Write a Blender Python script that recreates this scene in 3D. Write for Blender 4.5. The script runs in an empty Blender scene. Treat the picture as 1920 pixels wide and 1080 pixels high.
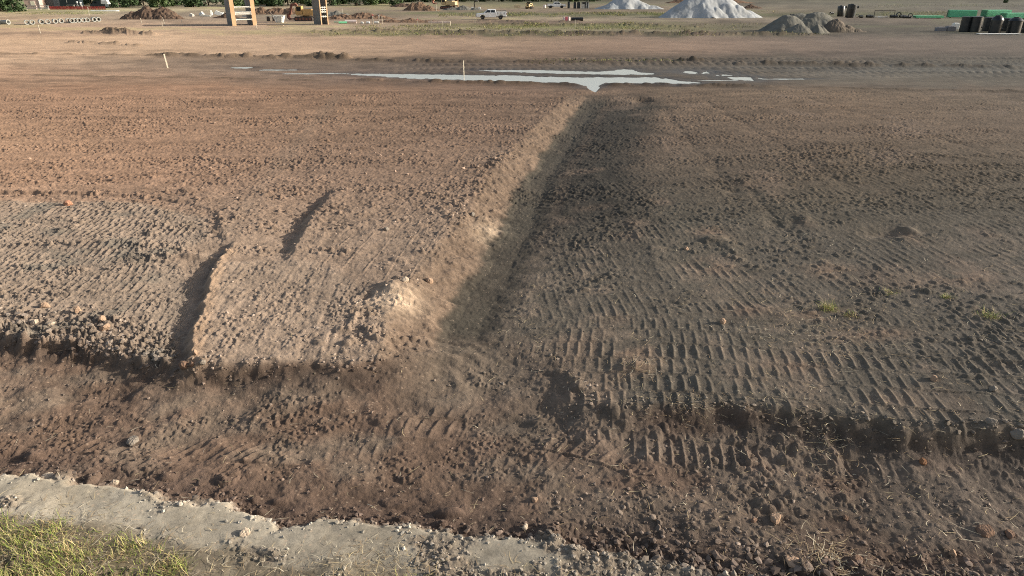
import bpy, math, random
import numpy as np
from mathutils import Vector, Matrix

# ------------------------------------------------------------------ camera, sky, sun, exposure
SC = bpy.context.scene
COL = SC.collection
F, PITCH, CAMH = 1280.0, math.radians(23.8), 6.6
cam = bpy.data.cameras.new('camera')
cam.sensor_width = 36.0
cam.lens = 36.0 * F / 1920.0
cam.clip_start, cam.clip_end = 0.1, 9000.0
camo = bpy.data.objects.new('camera', cam)
COL.objects.link(camo)
camo.location = (0, 0, CAMH)
camo.rotation_euler = (math.pi / 2 - PITCH, 0, 0)
SC.camera = camo

SUN_ELEV, SUN_AZ = math.radians(19), math.radians(88.0)   # azimuth from +Y towards +X
world = bpy.data.worlds.new('World')
SC.world = world
world.use_nodes = True
wn = world.node_tree.nodes
bgn = wn['Background']
sky = wn.new('ShaderNodeTexSky')
sky.sky_type = 'NISHITA'
sky.sun_disc = False
sky.sun_elevation = SUN_ELEV
sky.sun_rotation = SUN_AZ
sky.air_density, sky.dust_density, sky.ozone_density = 1.0, 2.6, 0.6
hsn = wn.new('ShaderNodeHueSaturation')
hsn.inputs['Saturation'].default_value = .8
world.node_tree.links.new(sky.outputs[0], hsn.inputs['Color'])
world.node_tree.links.new(hsn.outputs[0], bgn.inputs[0])
bgn.inputs[1].default_value = 0.115
sl = bpy.data.lights.new('sun', 'SUN')
sl.energy = 4.6
sl.angle = math.radians(0.6)
sl.color = (1.0, 0.92, 0.80)
so = bpy.data.objects.new('sun', sl)
COL.objects.link(so)
sd = Vector((math.sin(SUN_AZ) * math.cos(SUN_ELEV), math.cos(SUN_AZ) * math.cos(SUN_ELEV), math.sin(SUN_ELEV)))
so.rotation_euler = sd.to_track_quat('Z', 'Y').to_euler()
SC.view_settings.view_transform = 'Standard'
SC.view_settings.look = 'None'
SC.view_settings.exposure = 0.5
SC.view_settings.gamma = 1.0
SC.render.engine = 'CYCLES'
SC.cycles.use_denoising = False
SC.cycles.max_bounces = 4
SC.cycles.diffuse_bounces = 2
SC.cycles.glossy_bounces = 2
SC.cycles.use_adaptive_sampling = False
SC.cycles.filter_width = 1.05

QUAL = 1.0          # mesh density of the ground

# ------------------------------------------------------------------ small helpers
CP, SP = math.cos(PITCH), math.sin(PITCH)


def gp(px, py, z=0.0):
    """the point of the plane at height z that the photograph shows at (px, py)"""
    vx, vz = (px - 960) / F, (540 - py) / F
    dz = -SP + vz * CP
    t = (z - CAMH) / dz
    return vx * t, (CP + vz * SP) * t


def mpp(y):
    """metres per photo pixel at ground distance y"""
    return (y * CP + CAMH * SP) / F


def lin(r, g, b):
    def f(c):
        c /= 255.0
        return c / 12.92 if c <= 0.04045 else ((c + 0.055) / 1.055) ** 2.4
    return (f(r), f(g), f(b))


def soil(r, g, b, k=.74):
    r, b = r * .995, b * .985
    m = .3 * r + .55 * g + .15 * b
    return lin(m + (r - m) * k, m + (g - m) * k, m + (b - m) * k)


def hash2(ix, iy, seed):
    h = (ix.astype(np.uint32) * np.uint32(374761393) + iy.astype(np.uint32) * np.uint32(668265263)
         + np.uint32((seed * 2246822519) & 0xffffffff))
    h = (h ^ (h >> np.uint32(13))) * np.uint32(1274126177)
    h = (h ^ (h >> np.uint32(16))) * np.uint32(2246822519)
    h = h ^ (h >> np.uint32(15))
    return (h & np.uint32(0xffffff)).astype(np.float32) / np.float32(16777216.0)


def vnoise(x, y, seed=0):
    fx, fy = np.floor(x), np.floor(y)
    ix, iy = fx.astype(np.int64), fy.astype(np.int64)
    tx, ty = (x - fx).astype(np.float32), (y - fy).astype(np.float32)
    tx = tx * tx * (3 - 2 * tx)
    ty = ty * ty * (3 - 2 * ty)
    a, b = hash2(ix, iy, seed), hash2(ix + 1, iy, seed)
    c, d = hash2(ix, iy + 1, seed), hash2(ix + 1, iy + 1, seed)
    a = a + (b - a) * tx
    c = c + (d - c) * tx
    return (a + (c - a) * ty) * 2 - 1


def fbm(x, y, octs=3, seed=0, gain=0.5):
    s, a, n = 0, 1.0, 0
    for i in range(octs):
        s = s + a * vnoise(x * 2.03 ** i + 17.3 * i, y * 2.03 ** i - 9.1 * i, seed + i)
        n += a
        a *= gain
    return s / n


def cells(x, y, seed=0, fill=0.6):
    """clods: rounded lumps, one per lattice cell, with random size; returns height 0..1"""
    fx, fy = np.floor(x), np.floor(y)
    ix, iy = fx.astype(np.int64), fy.astype(np.int64)
    out = np.zeros(x.shape, np.float32)
    for dx in (-1, 0, 1):
        for dy in (-1, 0, 1):
            cx, cy = ix + dx, iy + dy
            px = cx + hash2(cx, cy, seed)
            py = cy + hash2(cx, cy, seed + 1)
            r = 0.18 + 0.55 * hash2(cx, cy, seed + 2) ** 2
            on = hash2(cx, cy, seed + 3) < fill
            st = 0.6 + 0.9 * hash2(cx, cy, seed + 4)
            q = 1 - (((x - px) * st) ** 2 + ((y - py) / st) ** 2) / (r * r)
            h = np.sqrt(np.clip(q, 0, 1)) * r * on
            out = np.maximum(out, h.astype(np.float32))
    return out


def sm(a, b, v):
    t = np.clip((v - a) / (b - a), 0, 1)
    return t * t * (3 - 2 * t)


def polyline(pts, x, y):
    """signed distance (+ on the right when walking along pts), parameter 0..1"""
    best = np.full(x.shape, 1e9, np.float32)
    sgn = np.ones(x.shape, np.float32)
    par = np.zeros(x.shape, np.float32)
    L = [0.0]
    for (a, b) in zip(pts[:-1], pts[1:]):
        L.append(L[-1] + math.hypot(b[0] - a[0], b[1] - a[1]))
    n = len(pts) - 1
    for i in range(n):
        (ax, ay), (bx, by) = pts[i], pts[i + 1]
        ux, uy = bx - ax, by - ay
        ll = ux * ux + uy * uy
        t = ((x - ax) * ux + (y - ay) * uy) / ll
        lo = -1e9 if i == 0 else 0.0
        hi = 1e9 if i == n - 1 else 1.0
        tc = np.clip(t, lo, hi)
        dx, dy = x - ax - ux * tc, y - ay - uy * tc
        d = dx * dx + dy * dy
        m = d < best
        best = np.where(m, d, best)
        sgn = np.where(m, np.sign(ux * -(y - ay) + uy * (x - ax)), sgn)
        par = np.where(m, (L[i] + np.clip(t, -9 if i == 0 else 0, 10 if i == n - 1 else 1) * (L[i + 1] - L[i])) / L[-1], par)
    return np.sqrt(best) * sgn, par


def polygon(pts, x, y):
    """signed distance to a closed polygon, + inside"""
    best = np.full(x.shape, 1e9, np.float32)
    ins = np.zeros(x.shape, bool)
    n = len(pts)
    for i in range(n):
        (ax, ay), (bx, by) = pts[i], pts[(i + 1) % n]
        ux, uy = bx - ax, by - ay
        t = np.clip(((x - ax) * ux + (y - ay) * uy) / (ux * ux + uy * uy + 1e-12), 0, 1)
        d = (x - ax - ux * t) ** 2 + (y - ay - uy * t) ** 2
        best = np.minimum(best, d)
        c = ((ay > y) != (by > y)) & (x < (bx - ax) * (y - ay) / (by - ay + 1e-12) + ax)
        ins ^= c
    return np.sqrt(best) * np.where(ins, 1, -1)


def P(*pts, z=0.0):
    return [gp(a, b, z) for a, b in pts]


# ------------------------------------------------------------------ the lie of the land
DITCH = [gp(1120, 172, -.15), gp(1086, 215, -.3), gp(1044, 275, -.45), gp(1002, 335, -.52), gp(972, 400, -.55),
         gp(942, 460, -.54), gp(905, 530, -.5), gp(866, 590, -.48), gp(846, 640, -.48), gp(850, 760, -.5)]
FARBANK = P((-700, 575), (-200, 610), (0, 628), (120, 640), (230, 655), (330, 690), (360, 684), (470, 684), (640, 682), (730, 672),
            (765, 655), (850, 640), (960, 632), (1040, 655), (1085, 700), (1115, 738), (1165, 746), (1280, 752), (1400, 760), (1560, 782), (1700, 806), (1920, 822), (2600, 880))
NEARBANK = P((-500, 850), (-50, 868), (100, 893), (240, 902), (330, 935), (440, 945), (520, 985), (600, 968), (760, 975), (880, 992), (1010, 1002),
             (1130, 1022), (1260, 1040), (1400, 1075), (1560, 1110), (2200, 1190), z=-0.25)
STEP_A = P((612, 366), (603, 380), (580, 405), (560, 440), (543, 475))                       # right side high
STEP_B = P((415, 478), (398, 500), (382, 545), (372, 590), (352, 640), (340, 690))           # right side high
STEP_C = P((-300, 350), (0, 358), (150, 360), (280, 366), (350, 376), (410, 402), (418, 440), (425, 475))  # far side high
PUD1 = P((897, 131), (1029, 132), (1122, 134.5), (1155, 132), (1169, 129), (1188, 130), (1202, 135.5), (1230, 137), (1226, 139),
         (1169, 139.5), (1052, 137.5), (935, 133.5), z=-.1)
PUD2 = P((612, 136.5), (701, 138.5), (804, 139.5), (879, 141), (973, 142.5), (1066, 144.5), (1160, 144.5), (1235, 145), (1282, 151),
         (1320, 155.5), (1263, 157), (1183, 155.5), (1137, 155), (1124, 160), (1116, 173), (1107, 167), (1090, 159), (1029, 153.5), (935, 149),
         (879, 149), (794, 146.5), (701, 142), z=-.1)
SMALLPUD = [(1388, 146.5, 1.1, .5), (1365, 141, .7, .3), (425, 121.5, 1.4, .35), (452, 126.5, 1.1, .3), (1292, 135, 1.0, .4), (1345, 150.5, 1.8, .12), (1470, 148, 1.4, .12), (580, 138, 2.2, .14), (520, 131, 1.6, .14), (1250, 161, 1.2, .14),
            (1205, 190, .55, .5), (1322, 136, .5, .3)]

# hollows and heaps: px, py, radius across, radius along, height
BUMPS = [(1655, 455, .62, .55, -.16), (1700, 452, .17, .3, .09), (1690, 470, .2, .25, .07), (1470, 432, .5, .7, -.13), (1505, 425, .2, .5, .10), (1330, 455, .3, .3, .12),
         (1195, 685, .35, .22, .10), (1370, 360, .35, .6, -.1), (1395, 350, .2, .4, .08), (1300, 500, .5, .35, -.08), (1365, 470, .2, .6, .09),
         (1430, 600, .9, .4, .05), (690, 560, .12, .12, -.25), (745, 545, .42, .42, .14), (352, 482, .55, .16, .13), (930, 745, .25, .2, .08), (395, 470, .4, .4, -.12), (325, 530, .5, .45, -.08), (720, 700, .7, .35, -.06),
         (350, 360, .35, .3, .10), (430, 365, .25, .3, -.1), (560, 320, .6, 1.3, -.10), (610, 790, .25, .5, -.10), (260, 770, .5, .2, -.1),
         (340, 770, .4, .2, -.08), (1120, 860, .18, .6, -.10), (1150, 850, .16, .5, .05), (950, 420, .2, .5, .07), (985, 330, .2, .8, .08),
         (1020, 880, .6, .3, -.04), (1480, 860, .25, .2, .05), (1530, 880, .25, .2, .05), (860, 790, .9, .5, .04), (200, 460, 1.2, .6, .06)]


def lanes(x, y, ang, width, pitch, seed, skew=0.0):
    """crawler tread prints: lanes running at ang (radians from +X), thin ridges across each lane"""
    ca, sa = math.cos(ang), math.sin(ang)
    wob = 0.08 * vnoise(x * .3, y * .3, seed + 7)
    s = x * ca + y * sa
    t = -x * sa + y * ca + wob
    l = np.floor(t / width)
    f = t / width - l
    li = l.astype(np.int64)
    ph = hash2(li, li * 0 + 3, seed)
    amp = 0.45 + 0.55 * hash2(li, li * 0 + 5, seed)
    s2 = s + skew * (f - .5) * width + 0.018 * vnoise(x * 3, y * 3, seed + 2) + .05 * (f - .5) ** 2
    c = s2 / pitch + ph * 7
    c = np.abs(c - np.floor(c) - .5)
    ridge = np.exp(-(c / 0.13) ** 2)
    edge = sm(0, .09, f) * sm(1, .91, f)
    berm = np.exp(-((f - .04) / .05) ** 2)
    cut = sm(-.35, .35, vnoise(x * 1.3, y * 1.3, seed + 9) + .5)
    return (ridge * edge * amp * cut + .55 * berm) * (.6 + .4 * vnoise(x * 2.1, y * 2.1, seed + 4))


# colour of the open ground by distance (photo rows) and bearing (photo columns): dry earth, weeds, mud
ROWS = [-22, -8, 4, 12, 20, 26, 34, 42, 50, 57, 63, 68, 76, 92, 100, 108, 116, 128, 146, 156, 163, 200, 260, 340, 420]
COLS = [0, 300, 640, 960, 1240, 1560, 1900]
TAB = [
    [(128, 122, 92)] * 7,
    [(128, 118, 90)] * 7,
    [(120, 118, 80), (150, 132, 100), (160, 138, 106), (120, 120, 80), (128, 116, 92), (128, 118, 94), (122, 112, 88)],
    [(120, 118, 72), (172, 148, 112), (168, 140, 108), (160, 138, 104), (150, 128, 102), (134, 120, 98), (128, 116, 98)],
    [(132, 126, 78), (168, 148, 112), (150, 124, 100), (156, 130, 104), (158, 132, 104), (132, 118, 88), (124, 112, 92)],
    [(176, 148, 112), (150, 128, 104), (140, 116, 94), (112, 112, 66), (108, 108, 62), (112, 108, 66), (122, 116, 78)],
    [(172, 138, 106), (156, 130, 106), (138, 112, 92), (186, 158, 126), (170, 148, 120), (150, 126, 104), (126, 108, 88)],
    [(160, 130, 104), (168, 134, 106), (168, 136, 108), (140, 112, 90), (130, 110, 86), (122, 104, 84), (124, 106, 86)],
    [(168, 132, 102), (178, 140, 110), (182, 148, 116), (146, 136, 80), (140, 128, 84), (112, 100, 80), (120, 104, 84)],
    [(164, 128, 98), (184, 146, 114), (172, 140, 108), (166, 148, 112), (140, 122, 90), (112, 98, 78), (110, 98, 80)],
    [(160, 124, 96), (186, 146, 114), (140, 116, 82), (108, 100, 66), (108, 96, 68), (110, 94, 76), (108, 98, 78)],
    [(176, 136, 104), (190, 150, 116), (188, 146, 114), (160, 128, 98), (150, 122, 98), (120, 100, 84), (118, 102, 86)],
    [(182, 142, 108), (190, 150, 116), (190, 148, 116), (178, 140, 110), (168, 132, 106), (146, 120, 100), (136, 114, 96)],
    [(180, 140, 108), (188, 148, 114), (184, 144, 112), (172, 134, 106), (164, 128, 102), (140, 114, 94), (130, 108, 90)],
    [(178, 138, 106), (184, 144, 110), (178, 138, 106), (160, 124, 96), (140, 112, 90), (122, 100, 84), (118, 98, 82)],
    [(182, 142, 110), (140, 110, 86), (120, 94, 72), (134, 106, 82), (112, 92, 72), (118, 100, 82), (114, 98, 82)],
    [(182, 142, 110), (140, 112, 90), (122, 98, 80), (116, 94, 76), (104, 88, 72), (112, 98, 82), (110, 98, 82)],
    [(170, 128, 98), (150, 118, 94), (122, 98, 82), (110, 94, 80), (112, 98, 84), (116, 106, 92), (112, 104, 90)],
    [(154, 114, 86), (152, 114, 88), (136, 104, 84), (112, 94, 78), (116, 102, 88), (124, 112, 98), (112, 102, 88)],
    [(152, 112, 84), (152, 112, 84), (146, 108, 82), (126, 96, 74), (104, 88, 74), (114, 98, 84), (116, 104, 90)],
    [(154, 114, 86), (156, 114, 86), (154, 114, 86), (148, 112, 88), (124, 102, 84), (128, 106, 86), (126, 106, 88)],
    [(156, 116, 88), (156, 116, 88), (152, 114, 86), (152, 116, 90), (126, 104, 86), (132, 106, 84), (128, 106, 86)],
    [(164, 124, 94), (160, 120, 92), (154, 118, 92), (158, 122, 96), (122, 102, 86), (132, 108, 88), (132, 108, 88)],
    [(164, 124, 96), (158, 120, 94), (158, 124, 100), (160, 126, 100), (104, 92, 80), (112, 96, 78), (112, 96, 78)],
    [(160, 122, 96), (156, 120, 96), (158, 124, 100), (160, 126, 100), (98, 92, 82), (106, 96, 82), (106, 96, 82)],
]
TABL = np.array([[soil(*c) for c in r] for r in TAB], np.float32)
TABL *= np.interp(ROWS, [20, 60, 100, 150, 163, 420], [.90, .90, .88, .82, .80, .82])[:, None, None]
TABL[:20, :3] *= np.array((.95, .99, 1.02), np.float32)
TABL[18:, 4:] *= np.array((1.05, .98, .88), np.float32)
TABL[:, 4:] *= np.interp(ROWS, [20, 60, 100, 163, 420], [1.08, 1.10, 1.10, 1.24, 1.26])[:, None, None]
ROWY = np.array([gp(960, r)[1] for r in ROWS])


def table_colour(x, y):
    w = mpp(y)
    wob = fbm(x / (25 * w + 1), y / (60 * w + 1.5), 3, 301)
    w2 = fbm(x / (110 * w + 2), y / (170 * w + 4), 2, 311)
    # rows
    py = np.interp(y, ROWY[::-1], np.array(ROWS, float)[::-1])
    py0, px0 = py.copy(), x / w + 960
    py = py + wob * (1.5 + .05 * np.clip(py, 0, 200)) + w2 * (1.5 + .02 * np.clip(py, 0, 300))
    px = x / w + 960 + 70 * w2 + 40 * wob
    ri = np.interp(py, ROWS, np.arange(len(ROWS)))
    ci = np.interp(px, COLS, np.arange(len(COLS)))
    r0 = np.clip(np.floor(ri).astype(int), 0, len(ROWS) - 2)
    c0 = np.clip(np.floor(ci).astype(int), 0, len(COLS) - 2)
    tr, tc = (ri - r0)[:, None], (ci - c0)[:, None]
    st = fbm(px0 / 34, py0 / 2.6, 4, 331, .62)
    st2 = fbm(px0 / 140, py0 / 5.0, 3, 341)
    k = sm(330, 90, py0)
    v = (1 + (.46 * st + .30 * st2) * (.35 + .65 * k) * np.where((py0 > 69) & (py0 < 93), .55, 1))[:, None]
    gz = (sm(.1, .5, st2 + .4 * st) * sm(72, 64, py0) * .55)[:, None]
    return v * (1 - gz + gz * np.array((.72, .86, .62))) * ((TABL[r0, c0] * (1 - tc) + TABL[r0, c0 + 1] * tc) * (1 - tr)
            + (TABL[r0 + 1, c0] * (1 - tc) + TABL[r0 + 1, c0 + 1] * tc) * tr)


def far_part(x, y, z, col, wet, rgh):
    """the graded flats, mud and berms beyond the cutting"""
    def add(px0, px1, py0, h, thick, seed, clod=.5, rag=1.0):
        (xa, ya), (xb, yb) = gp(px0, py0[0]), gp(px1, py0[1])
        m = (x > min(xa, xb) - 4) & (x < max(xa, xb) + 4) & (y > min(ya, yb) - 9 * thick - 4) & (y < max(ya, yb) + 9 * thick + 4)
        if not m.any():
            return
        X, Y = x[m], y[m]
        t = (X - xa) / (xb - xa)
        yc = ya + (yb - ya) * t + rag * 1.1 * fbm(X * .12, X * 0 + seed, 3, seed)
        g = np.exp(-((Y - yc) / thick) ** 2) * sm(-.02, .1, t) * sm(1.02, .9, t)
        n = .5 + .5 * fbm(X * .9, Y * .9, 3, seed + 5)
        z[m] += h * g * (.25 + clod * n * 1.5) + .9 * h * np.minimum(g * 1.6, 1) * cells(X * 1.5, Y * 1.2, seed + 8, .6)
        rgh[m] = np.maximum(rgh[m], g * .9)
        k = (g * .75 * sm(.2, .6, n))[:, None]
        col[m] = col[m] * (1 - k) + k * np.array(lin(92, 78, 62), np.float32)
    add(540, 1560, (60, 66), .40, 1.6, 41, .9)
    add(880, 1330, (45, 51), .35, 2.0, 47, .9)
    add(150, 300, (62, 64), .40, 1.2, 43, .9)
    add(120, 270, (80, 86), .28, .9, 44, .9, .5)
    add(-20, 330, (100, 105), .12, .5, 45, .9, .5)
    add(280, 660, (104, 111), .34, .8, 51, .8, .4)
    add(575, 660, (106, 109), .40, .9, 65, .9, .2)
    add(190, 300, (62, 66), .5, .9, 66, .9, .3)
    add(640, 1330, (113, 120), .20, .7, 52, .9, .6)
    add(1270, 1330, (115, 117), .28, 1.1, 53, .8, .2)
    add(1330, 1950, (120, 127), .25, .8, 54, .9, .7)
    add(650, 1110, (148, 158), .20, .45, 55, .9, .3)
    add(1125, 1420, (158, 160), .22, .5, 56, .9, .3)
    add(-20, 640, (138, 150), .10, .5, 57, .8, .4)
    add(1400, 1960, (160, 172), .09, .6, 58, .8, .4)
    add(880, 1100, (40, 41), .3, 1.2, 59, .9, .3)
    # dozer tread prints on the graded flat
    m = (y > 55) & (y < 92)
    if m.any():
        X, Y = x[m], y[m]
        k = sm(76, 70, Y) * sm(56, 60, Y) * sm(-16, -2, X) * sm(.2, .5, .5 + .5 * vnoise(X * .08, Y * .2, 63))
        z[m] += .09 * k * np.abs(np.sin(X * 4.2 + 2 * vnoise(X * .3, Y * .6, 64))) * (.5 + .5 * np.sign(np.sin(Y * 2.2)))
        rgh[m] = np.maximum(rgh[m], .6 * k)
    # smooth rolled strip
    rgh[:] = np.where((y > 66) & (y < 92), np.minimum(rgh, .35 + rgh * .3), rgh)
    # mud flat and its water
    m = (y > 44) & (y < 74)
    if m.any():
        X, Y = x[m], y[m]
        e1 = polygon(PUD1, X, Y)
        e2 = polygon(PUD2, X, Y)
        e = np.maximum(e1, e2)
        for (px, py, rx, ry) in SMALLPUD:
            cx, cy = gp(px, py, -.1)
            q = np.sqrt(((X - cx) / rx) ** 2 + ((Y - cy) / (ry * 2.4)) ** 2)
            e = np.maximum(e, (1 - q) * rx * .6)
        ew = e + .55 * fbm(X * 1.3, Y * .6, 4, 71, .65)
        flat = sm(70, 62, Y) * sm(48.5, 51, Y)
        zz = -.097 + .02 * fbm(X * .35, Y * .35, 3, 72) - .07 * sm(-.25, .35, ew) + .03 * sm(-.1, -2.5, ew)
        z[m] = z[m] * (1 - flat) + flat * (zz + z[m] * .8)
        mouth = sm(-.2, .35, e) * sm(52, 50, Y)
        z[m] -= .22 * mouth
        wm = sm(-2.2, -.1, ew) * flat
        col[m] = col[m] * (1 - .35 * wm[:, None])
        mudc = flat * sm(-22, -8, X) * .85
        wet[m] = np.maximum(wet[m], .55 * wm + .25 * mudc)
        rgh[m] *= (1 - .75 * np.maximum(wm, mudc * .6))


def near_part(x, y, z, col, wet, rgh):
    wx = .10 * fbm(x * 1.3, y * 1.3, 3, 11) + .05 * vnoise(x * 5, y * 5, 12)
    wy = .10 * fbm(x * 1.3, y * 1.3, 3, 21) + .05 * vnoise(x * 5, y * 5, 22)
    X, Y = x + wx, y + wy
    n1 = fbm(x * .6, y * .6, 3, 31)
    n2 = fbm(x * 2.2, y * 2.2, 3, 32)
    n3 = fbm(x * 6.5, y * 6.5, 2, 33)

    def tint(mask, rgb, k=1.0):
        mm = np.clip(mask * k, 0, 1)[:, None]
        col[:] = col * (1 - mm) + mm * np.array(soil(*rgb), np.float32)

    e, _ = polyline(FARBANK, X, Y)          # walking +X: right is nearer
    e = -e                                    # + on the far side
    b, _ = polyline(NEARBANK, X, Y)         # + on the near side
    ds, dt = polyline(DITCH, X, Y)          # walking towards the camera: + is left of the photo
    ds = -ds                                  # + to the right of the photo
    D = np.interp(y, [11, 14, 22, 34, 42, 46.5, 51, 53], [.44, .44, .48, .50, .36, .07, .04, 0])
    on = sm(53, 49, y)
    field = sm(-.05, .35, e)

    # ---- the wide field right of the ditch falls gently towards it
    right = sm(0, 3, ds) * on
    z += on * np.where(ds > 0, .42 * sm(1.5, 18, ds) * sm(50, 26, y), 0) * right
    # ---- left plateau steps
    a, at = polyline(STEP_A, X, Y)
    a = -a                                   # + right in the photo
    w = sm(-.25, .12, at) * sm(1.25, .8, at) * (.8 + .5 * n2)
    z += w * (.12 * sm(-.18, .22, a) * np.exp(-np.clip(a, 0, 9) / 1.6) - .17 * (1 - sm(-.18, .22, a)) * np.exp(-(np.clip(-a, 0, 9) / 1.3) ** 2))
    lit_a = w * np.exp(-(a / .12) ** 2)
    c, ct = polyline(STEP_B, X, Y)
    c = -c
    w = sm(-.3, .1, ct) * sm(1.4, 1.0, ct)
    z += w * (.10 * sm(-.12, .13, c) * np.exp(-np.clip(c, 0, 9) / 1.8) - .13 * (1 - sm(-.12, .13, c)) * np.exp(-(np.clip(-c, 0, 9) / 1.4) ** 2))
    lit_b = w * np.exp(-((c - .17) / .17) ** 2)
    g, gt = polyline(STEP_C, X, Y)
    low = sm(-.1, .16, g) * sm(-.05, .12, -c + 0 * x) * field * (ds < 0)
    wc = sm(1.02, .80, gt) * (.35 + .8 * sm(-.3, .4, n1) * (.7 + .6 * n2))
    z -= wc * .13 * sm(-.06, .14, g + .05 * n2) * np.exp(-np.clip(g, 0, 9) / 2.6) * (ds < -2)
    # ---- hollows and heaps
    for (px, py, rx, ry, h) in BUMPS:
        cx, cy = gp(px, py, -.05)
        m = (np.abs(x - cx) < 3 * rx) & (np.abs(y - cy) < 3 * ry)
        if m.any():
            h = h * (.55 if h < 0 else .9)
            z[m] += h * (1 + .8 * n2[m]) * np.exp(-((X[m] - cx) / rx) ** 2 - ((Y[m] - cy) / ry) ** 2)
    # ---- ditch
    u = -ds
    ur = u + .16 * n2 + .20 * n1 + .05 * n3
    bank = .75 * np.clip((ur - .05) / 1.45, 0, 1) + .25 * sm(.05, 1.5, ur)
    left = (bank - 1) * D
    dr = np.clip(ds + .12 * n2 - .6, 0, 99)
    rr = 1 - np.exp(-dr / 2.2)
    rgt = (rr - 1) * D
    dz = np.where(ds < 0, left, rgt)
    z += dz * on
    # ---- cross ditch
    drop = np.interp(x, [-9, -4.9, -4.3, -1.2, -.4, 1.2, 2.5, 9], [.25, .25, .10, .10, .34, .30, .21, .12])
    slabx = sm(-5.1, -4.5, x) * sm(-.8, -1.3, x)
    floor = -.46 + (.46 - drop) * np.exp(-np.clip(-e, 0, 9) / .8) + .05 * n1 + .03 * n2
    zf = np.where(np.abs(ds) < 1.6, np.minimum(z, z), z)
    cornx = sm(.1, .6, x) * sm(2.6, 1.6, x)
    k = sm(-.30 + .16 * slabx - .6 * cornx, .16, e + (.05 * n3 + .06 * n2) * (1 - .7 * slabx))
    mouth = sm(1.6, .3, -ds) * sm(2.5, .9, ds)
    kk = k * (1 - mouth) + mouth * sm(-1.6, 1.4, e)
    apron = .05 * np.exp(-np.clip(-e, 0, 9) / .5)
    z[:] = floor + (zf - floor) * kk + apron * (1 - kk)
    # ---- near bank
    nb = sm(-.14, .14, b + .06 * n3 + .12 * n2)
    nbh = np.interp(x, [-6, -2, 0, 2, 5], [.20, .19, .14, .10, .06])
    z += nb * nbh + .10 * sm(-1.4, 0, b) * (1 - nb) * 0 + .04 * sm(.2, 1.6, b)

    # ------------------------------------------------ surface: treads and clods
    fl = (1 - kk) * (1 - nb)
    for (p, w, h) in ((((-40, 141), (640, 171)), .22, -.07), (((200, 149), (640, 189)), .22, -.06), (((-60, 182), (500, 190)), .3, -.05), (((300, 243), (740, 250)), .3, .06), (((60, 331), (240, 346)), .14, -.05),
                      (((0, 215), (560, 230)), .3, .04), (((200, 290), (640, 300)), .25, .04), (((-60, 262), (420, 275)), .2, -.04), (((1280, 200), (1920, 215)), .3, -.05), (((1420, 260), (1900, 330)), .25, .05),
                      (((1240, 200), (1420, 420)), .25, -.05), (((1310, 180), (1640, 400)), .25, -.05), (((1390, 350), (1500, 470)), .2, -.07), (((1500, 180), (1920, 330)), .3, -.05), (((1100, 300), (1290, 560)), .25, .04)):
        q, qt = polyline([gp(*p[0]), gp(*p[1])], X, Y)
        q = q + .25 * fbm(x * .5, y * .5, 2, int(p[0][0]) & 255)
        z += h * np.exp(-(q / w) ** 2) * sm(-.02, .12, qt) * sm(1.02, .85, qt) * (.5 + .7 * n2) * kk
    f_left = kk * sm(-.9, -1.6, ds) * sm(60, 25, y)
    # region left below STEP_C
    regA = polygon(P((-500, 372), (0, 372), (260, 378), (390, 405), (400, 440), (330, 480), (368, 540), (350, 640), (320, 690), (0, 640), (-500, 610)), X, Y)
    mA = sm(-.1, .25, regA)
    slab = polygon(P((392, 500), (480, 490), (600, 492), (690, 540), (735, 600), (740, 690), (350, 695), (372, 600)), X, Y)
    mS = sm(-.1, .2, slab)
    ridgeA = lanes(x, y, math.radians(2), .58, .205, 91, .08)
    z += .060 * mA * kk * ridgeA
    z += .012 * mS * kk * vnoise(x * 13 + y * 1.0, y * .9, 93)
    mL = f_left * (1 - mA) * (1 - mS) * sm(11, 15, y)
    tr = lanes(x, y, math.radians(83), .62, .17, 95)
    z += .042 * mL * tr * sm(-6.0, -3.8, ds) * sm(36, 27, y) * sm(-.25, .15, n1 + .1)
    mP = sm(-.1, .3, polygon(P((470, 395), (600, 330), (612, 370), (545, 475), (470, 490)), X, Y))
    z += .03 * mP * lanes(x, y, math.radians(75), .6, .19, 97)
    # right side treads parallel to the cutting
    mR = kk * sm(.4, 1.6, ds) * sm(46, 18, y)
    (ax, ay), (bx, by) = gp(1100, 738), gp(1900, 818)
    angR = math.atan2(by - ay, bx - ax)
    rid = lanes(x, y, angR, .60, .235, 101, .06)
    rid2 = lanes(x, y, angR + math.radians(9), .62, .235, 111, .12)
    pick = sm(12.6, 13.2, y + 1.2 * vnoise(x * .12, y * 0, 105))
    brk = sm(-.42, -.02, fbm(x * .5, y * .9, 3, 107) + .25 * sm(14, 11, y) - .34 * sm(14, 21, y))
    z += .050 * mR * (rid * (1 - pick) + .8 * rid2 * pick) * (.35 + .65 * sm(1.2, 3.2, ds)) * brk
    rough_r = mR * (1 - brk)
    far_r = mR * sm(15, 20, y)
    z += .03 * far_r * lanes(x, y, math.radians(97), .6, .22, 121) * sm(-.1, .3, vnoise(x * .2, y * .2, 123))
    # floor treads
    mF = sm(.1, .5, polygon(P((1030, 770), (1140, 745), (1420, 772), (1720, 840), (1700, 940), (1320, 930), (1080, 860), z=-.5), X, Y))
    z += .045 * fl * mF * sm(-.35, -.7, e) * lanes(x, y, angR, .7, .20, 131, .05)
    mG = sm(0, .5, polygon(P((100, 800), (500, 830), (640, 870), (520, 960), (300, 920), (60, 870), z=-.5), X, Y))
    z += .05 * fl * mG * lanes(x, y, math.radians(-6), .6, .21, 141, -.6)
    mC = sm(-.1, .4, polygon(P((760, 650), (900, 610), (960, 690), (900, 760), (780, 760), z=-.5), X, Y))
    cx0, cy0 = gp(740, 770, -.5)
    rad = np.sqrt((x - cx0) ** 2 + (y - cy0) ** 2)
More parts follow.
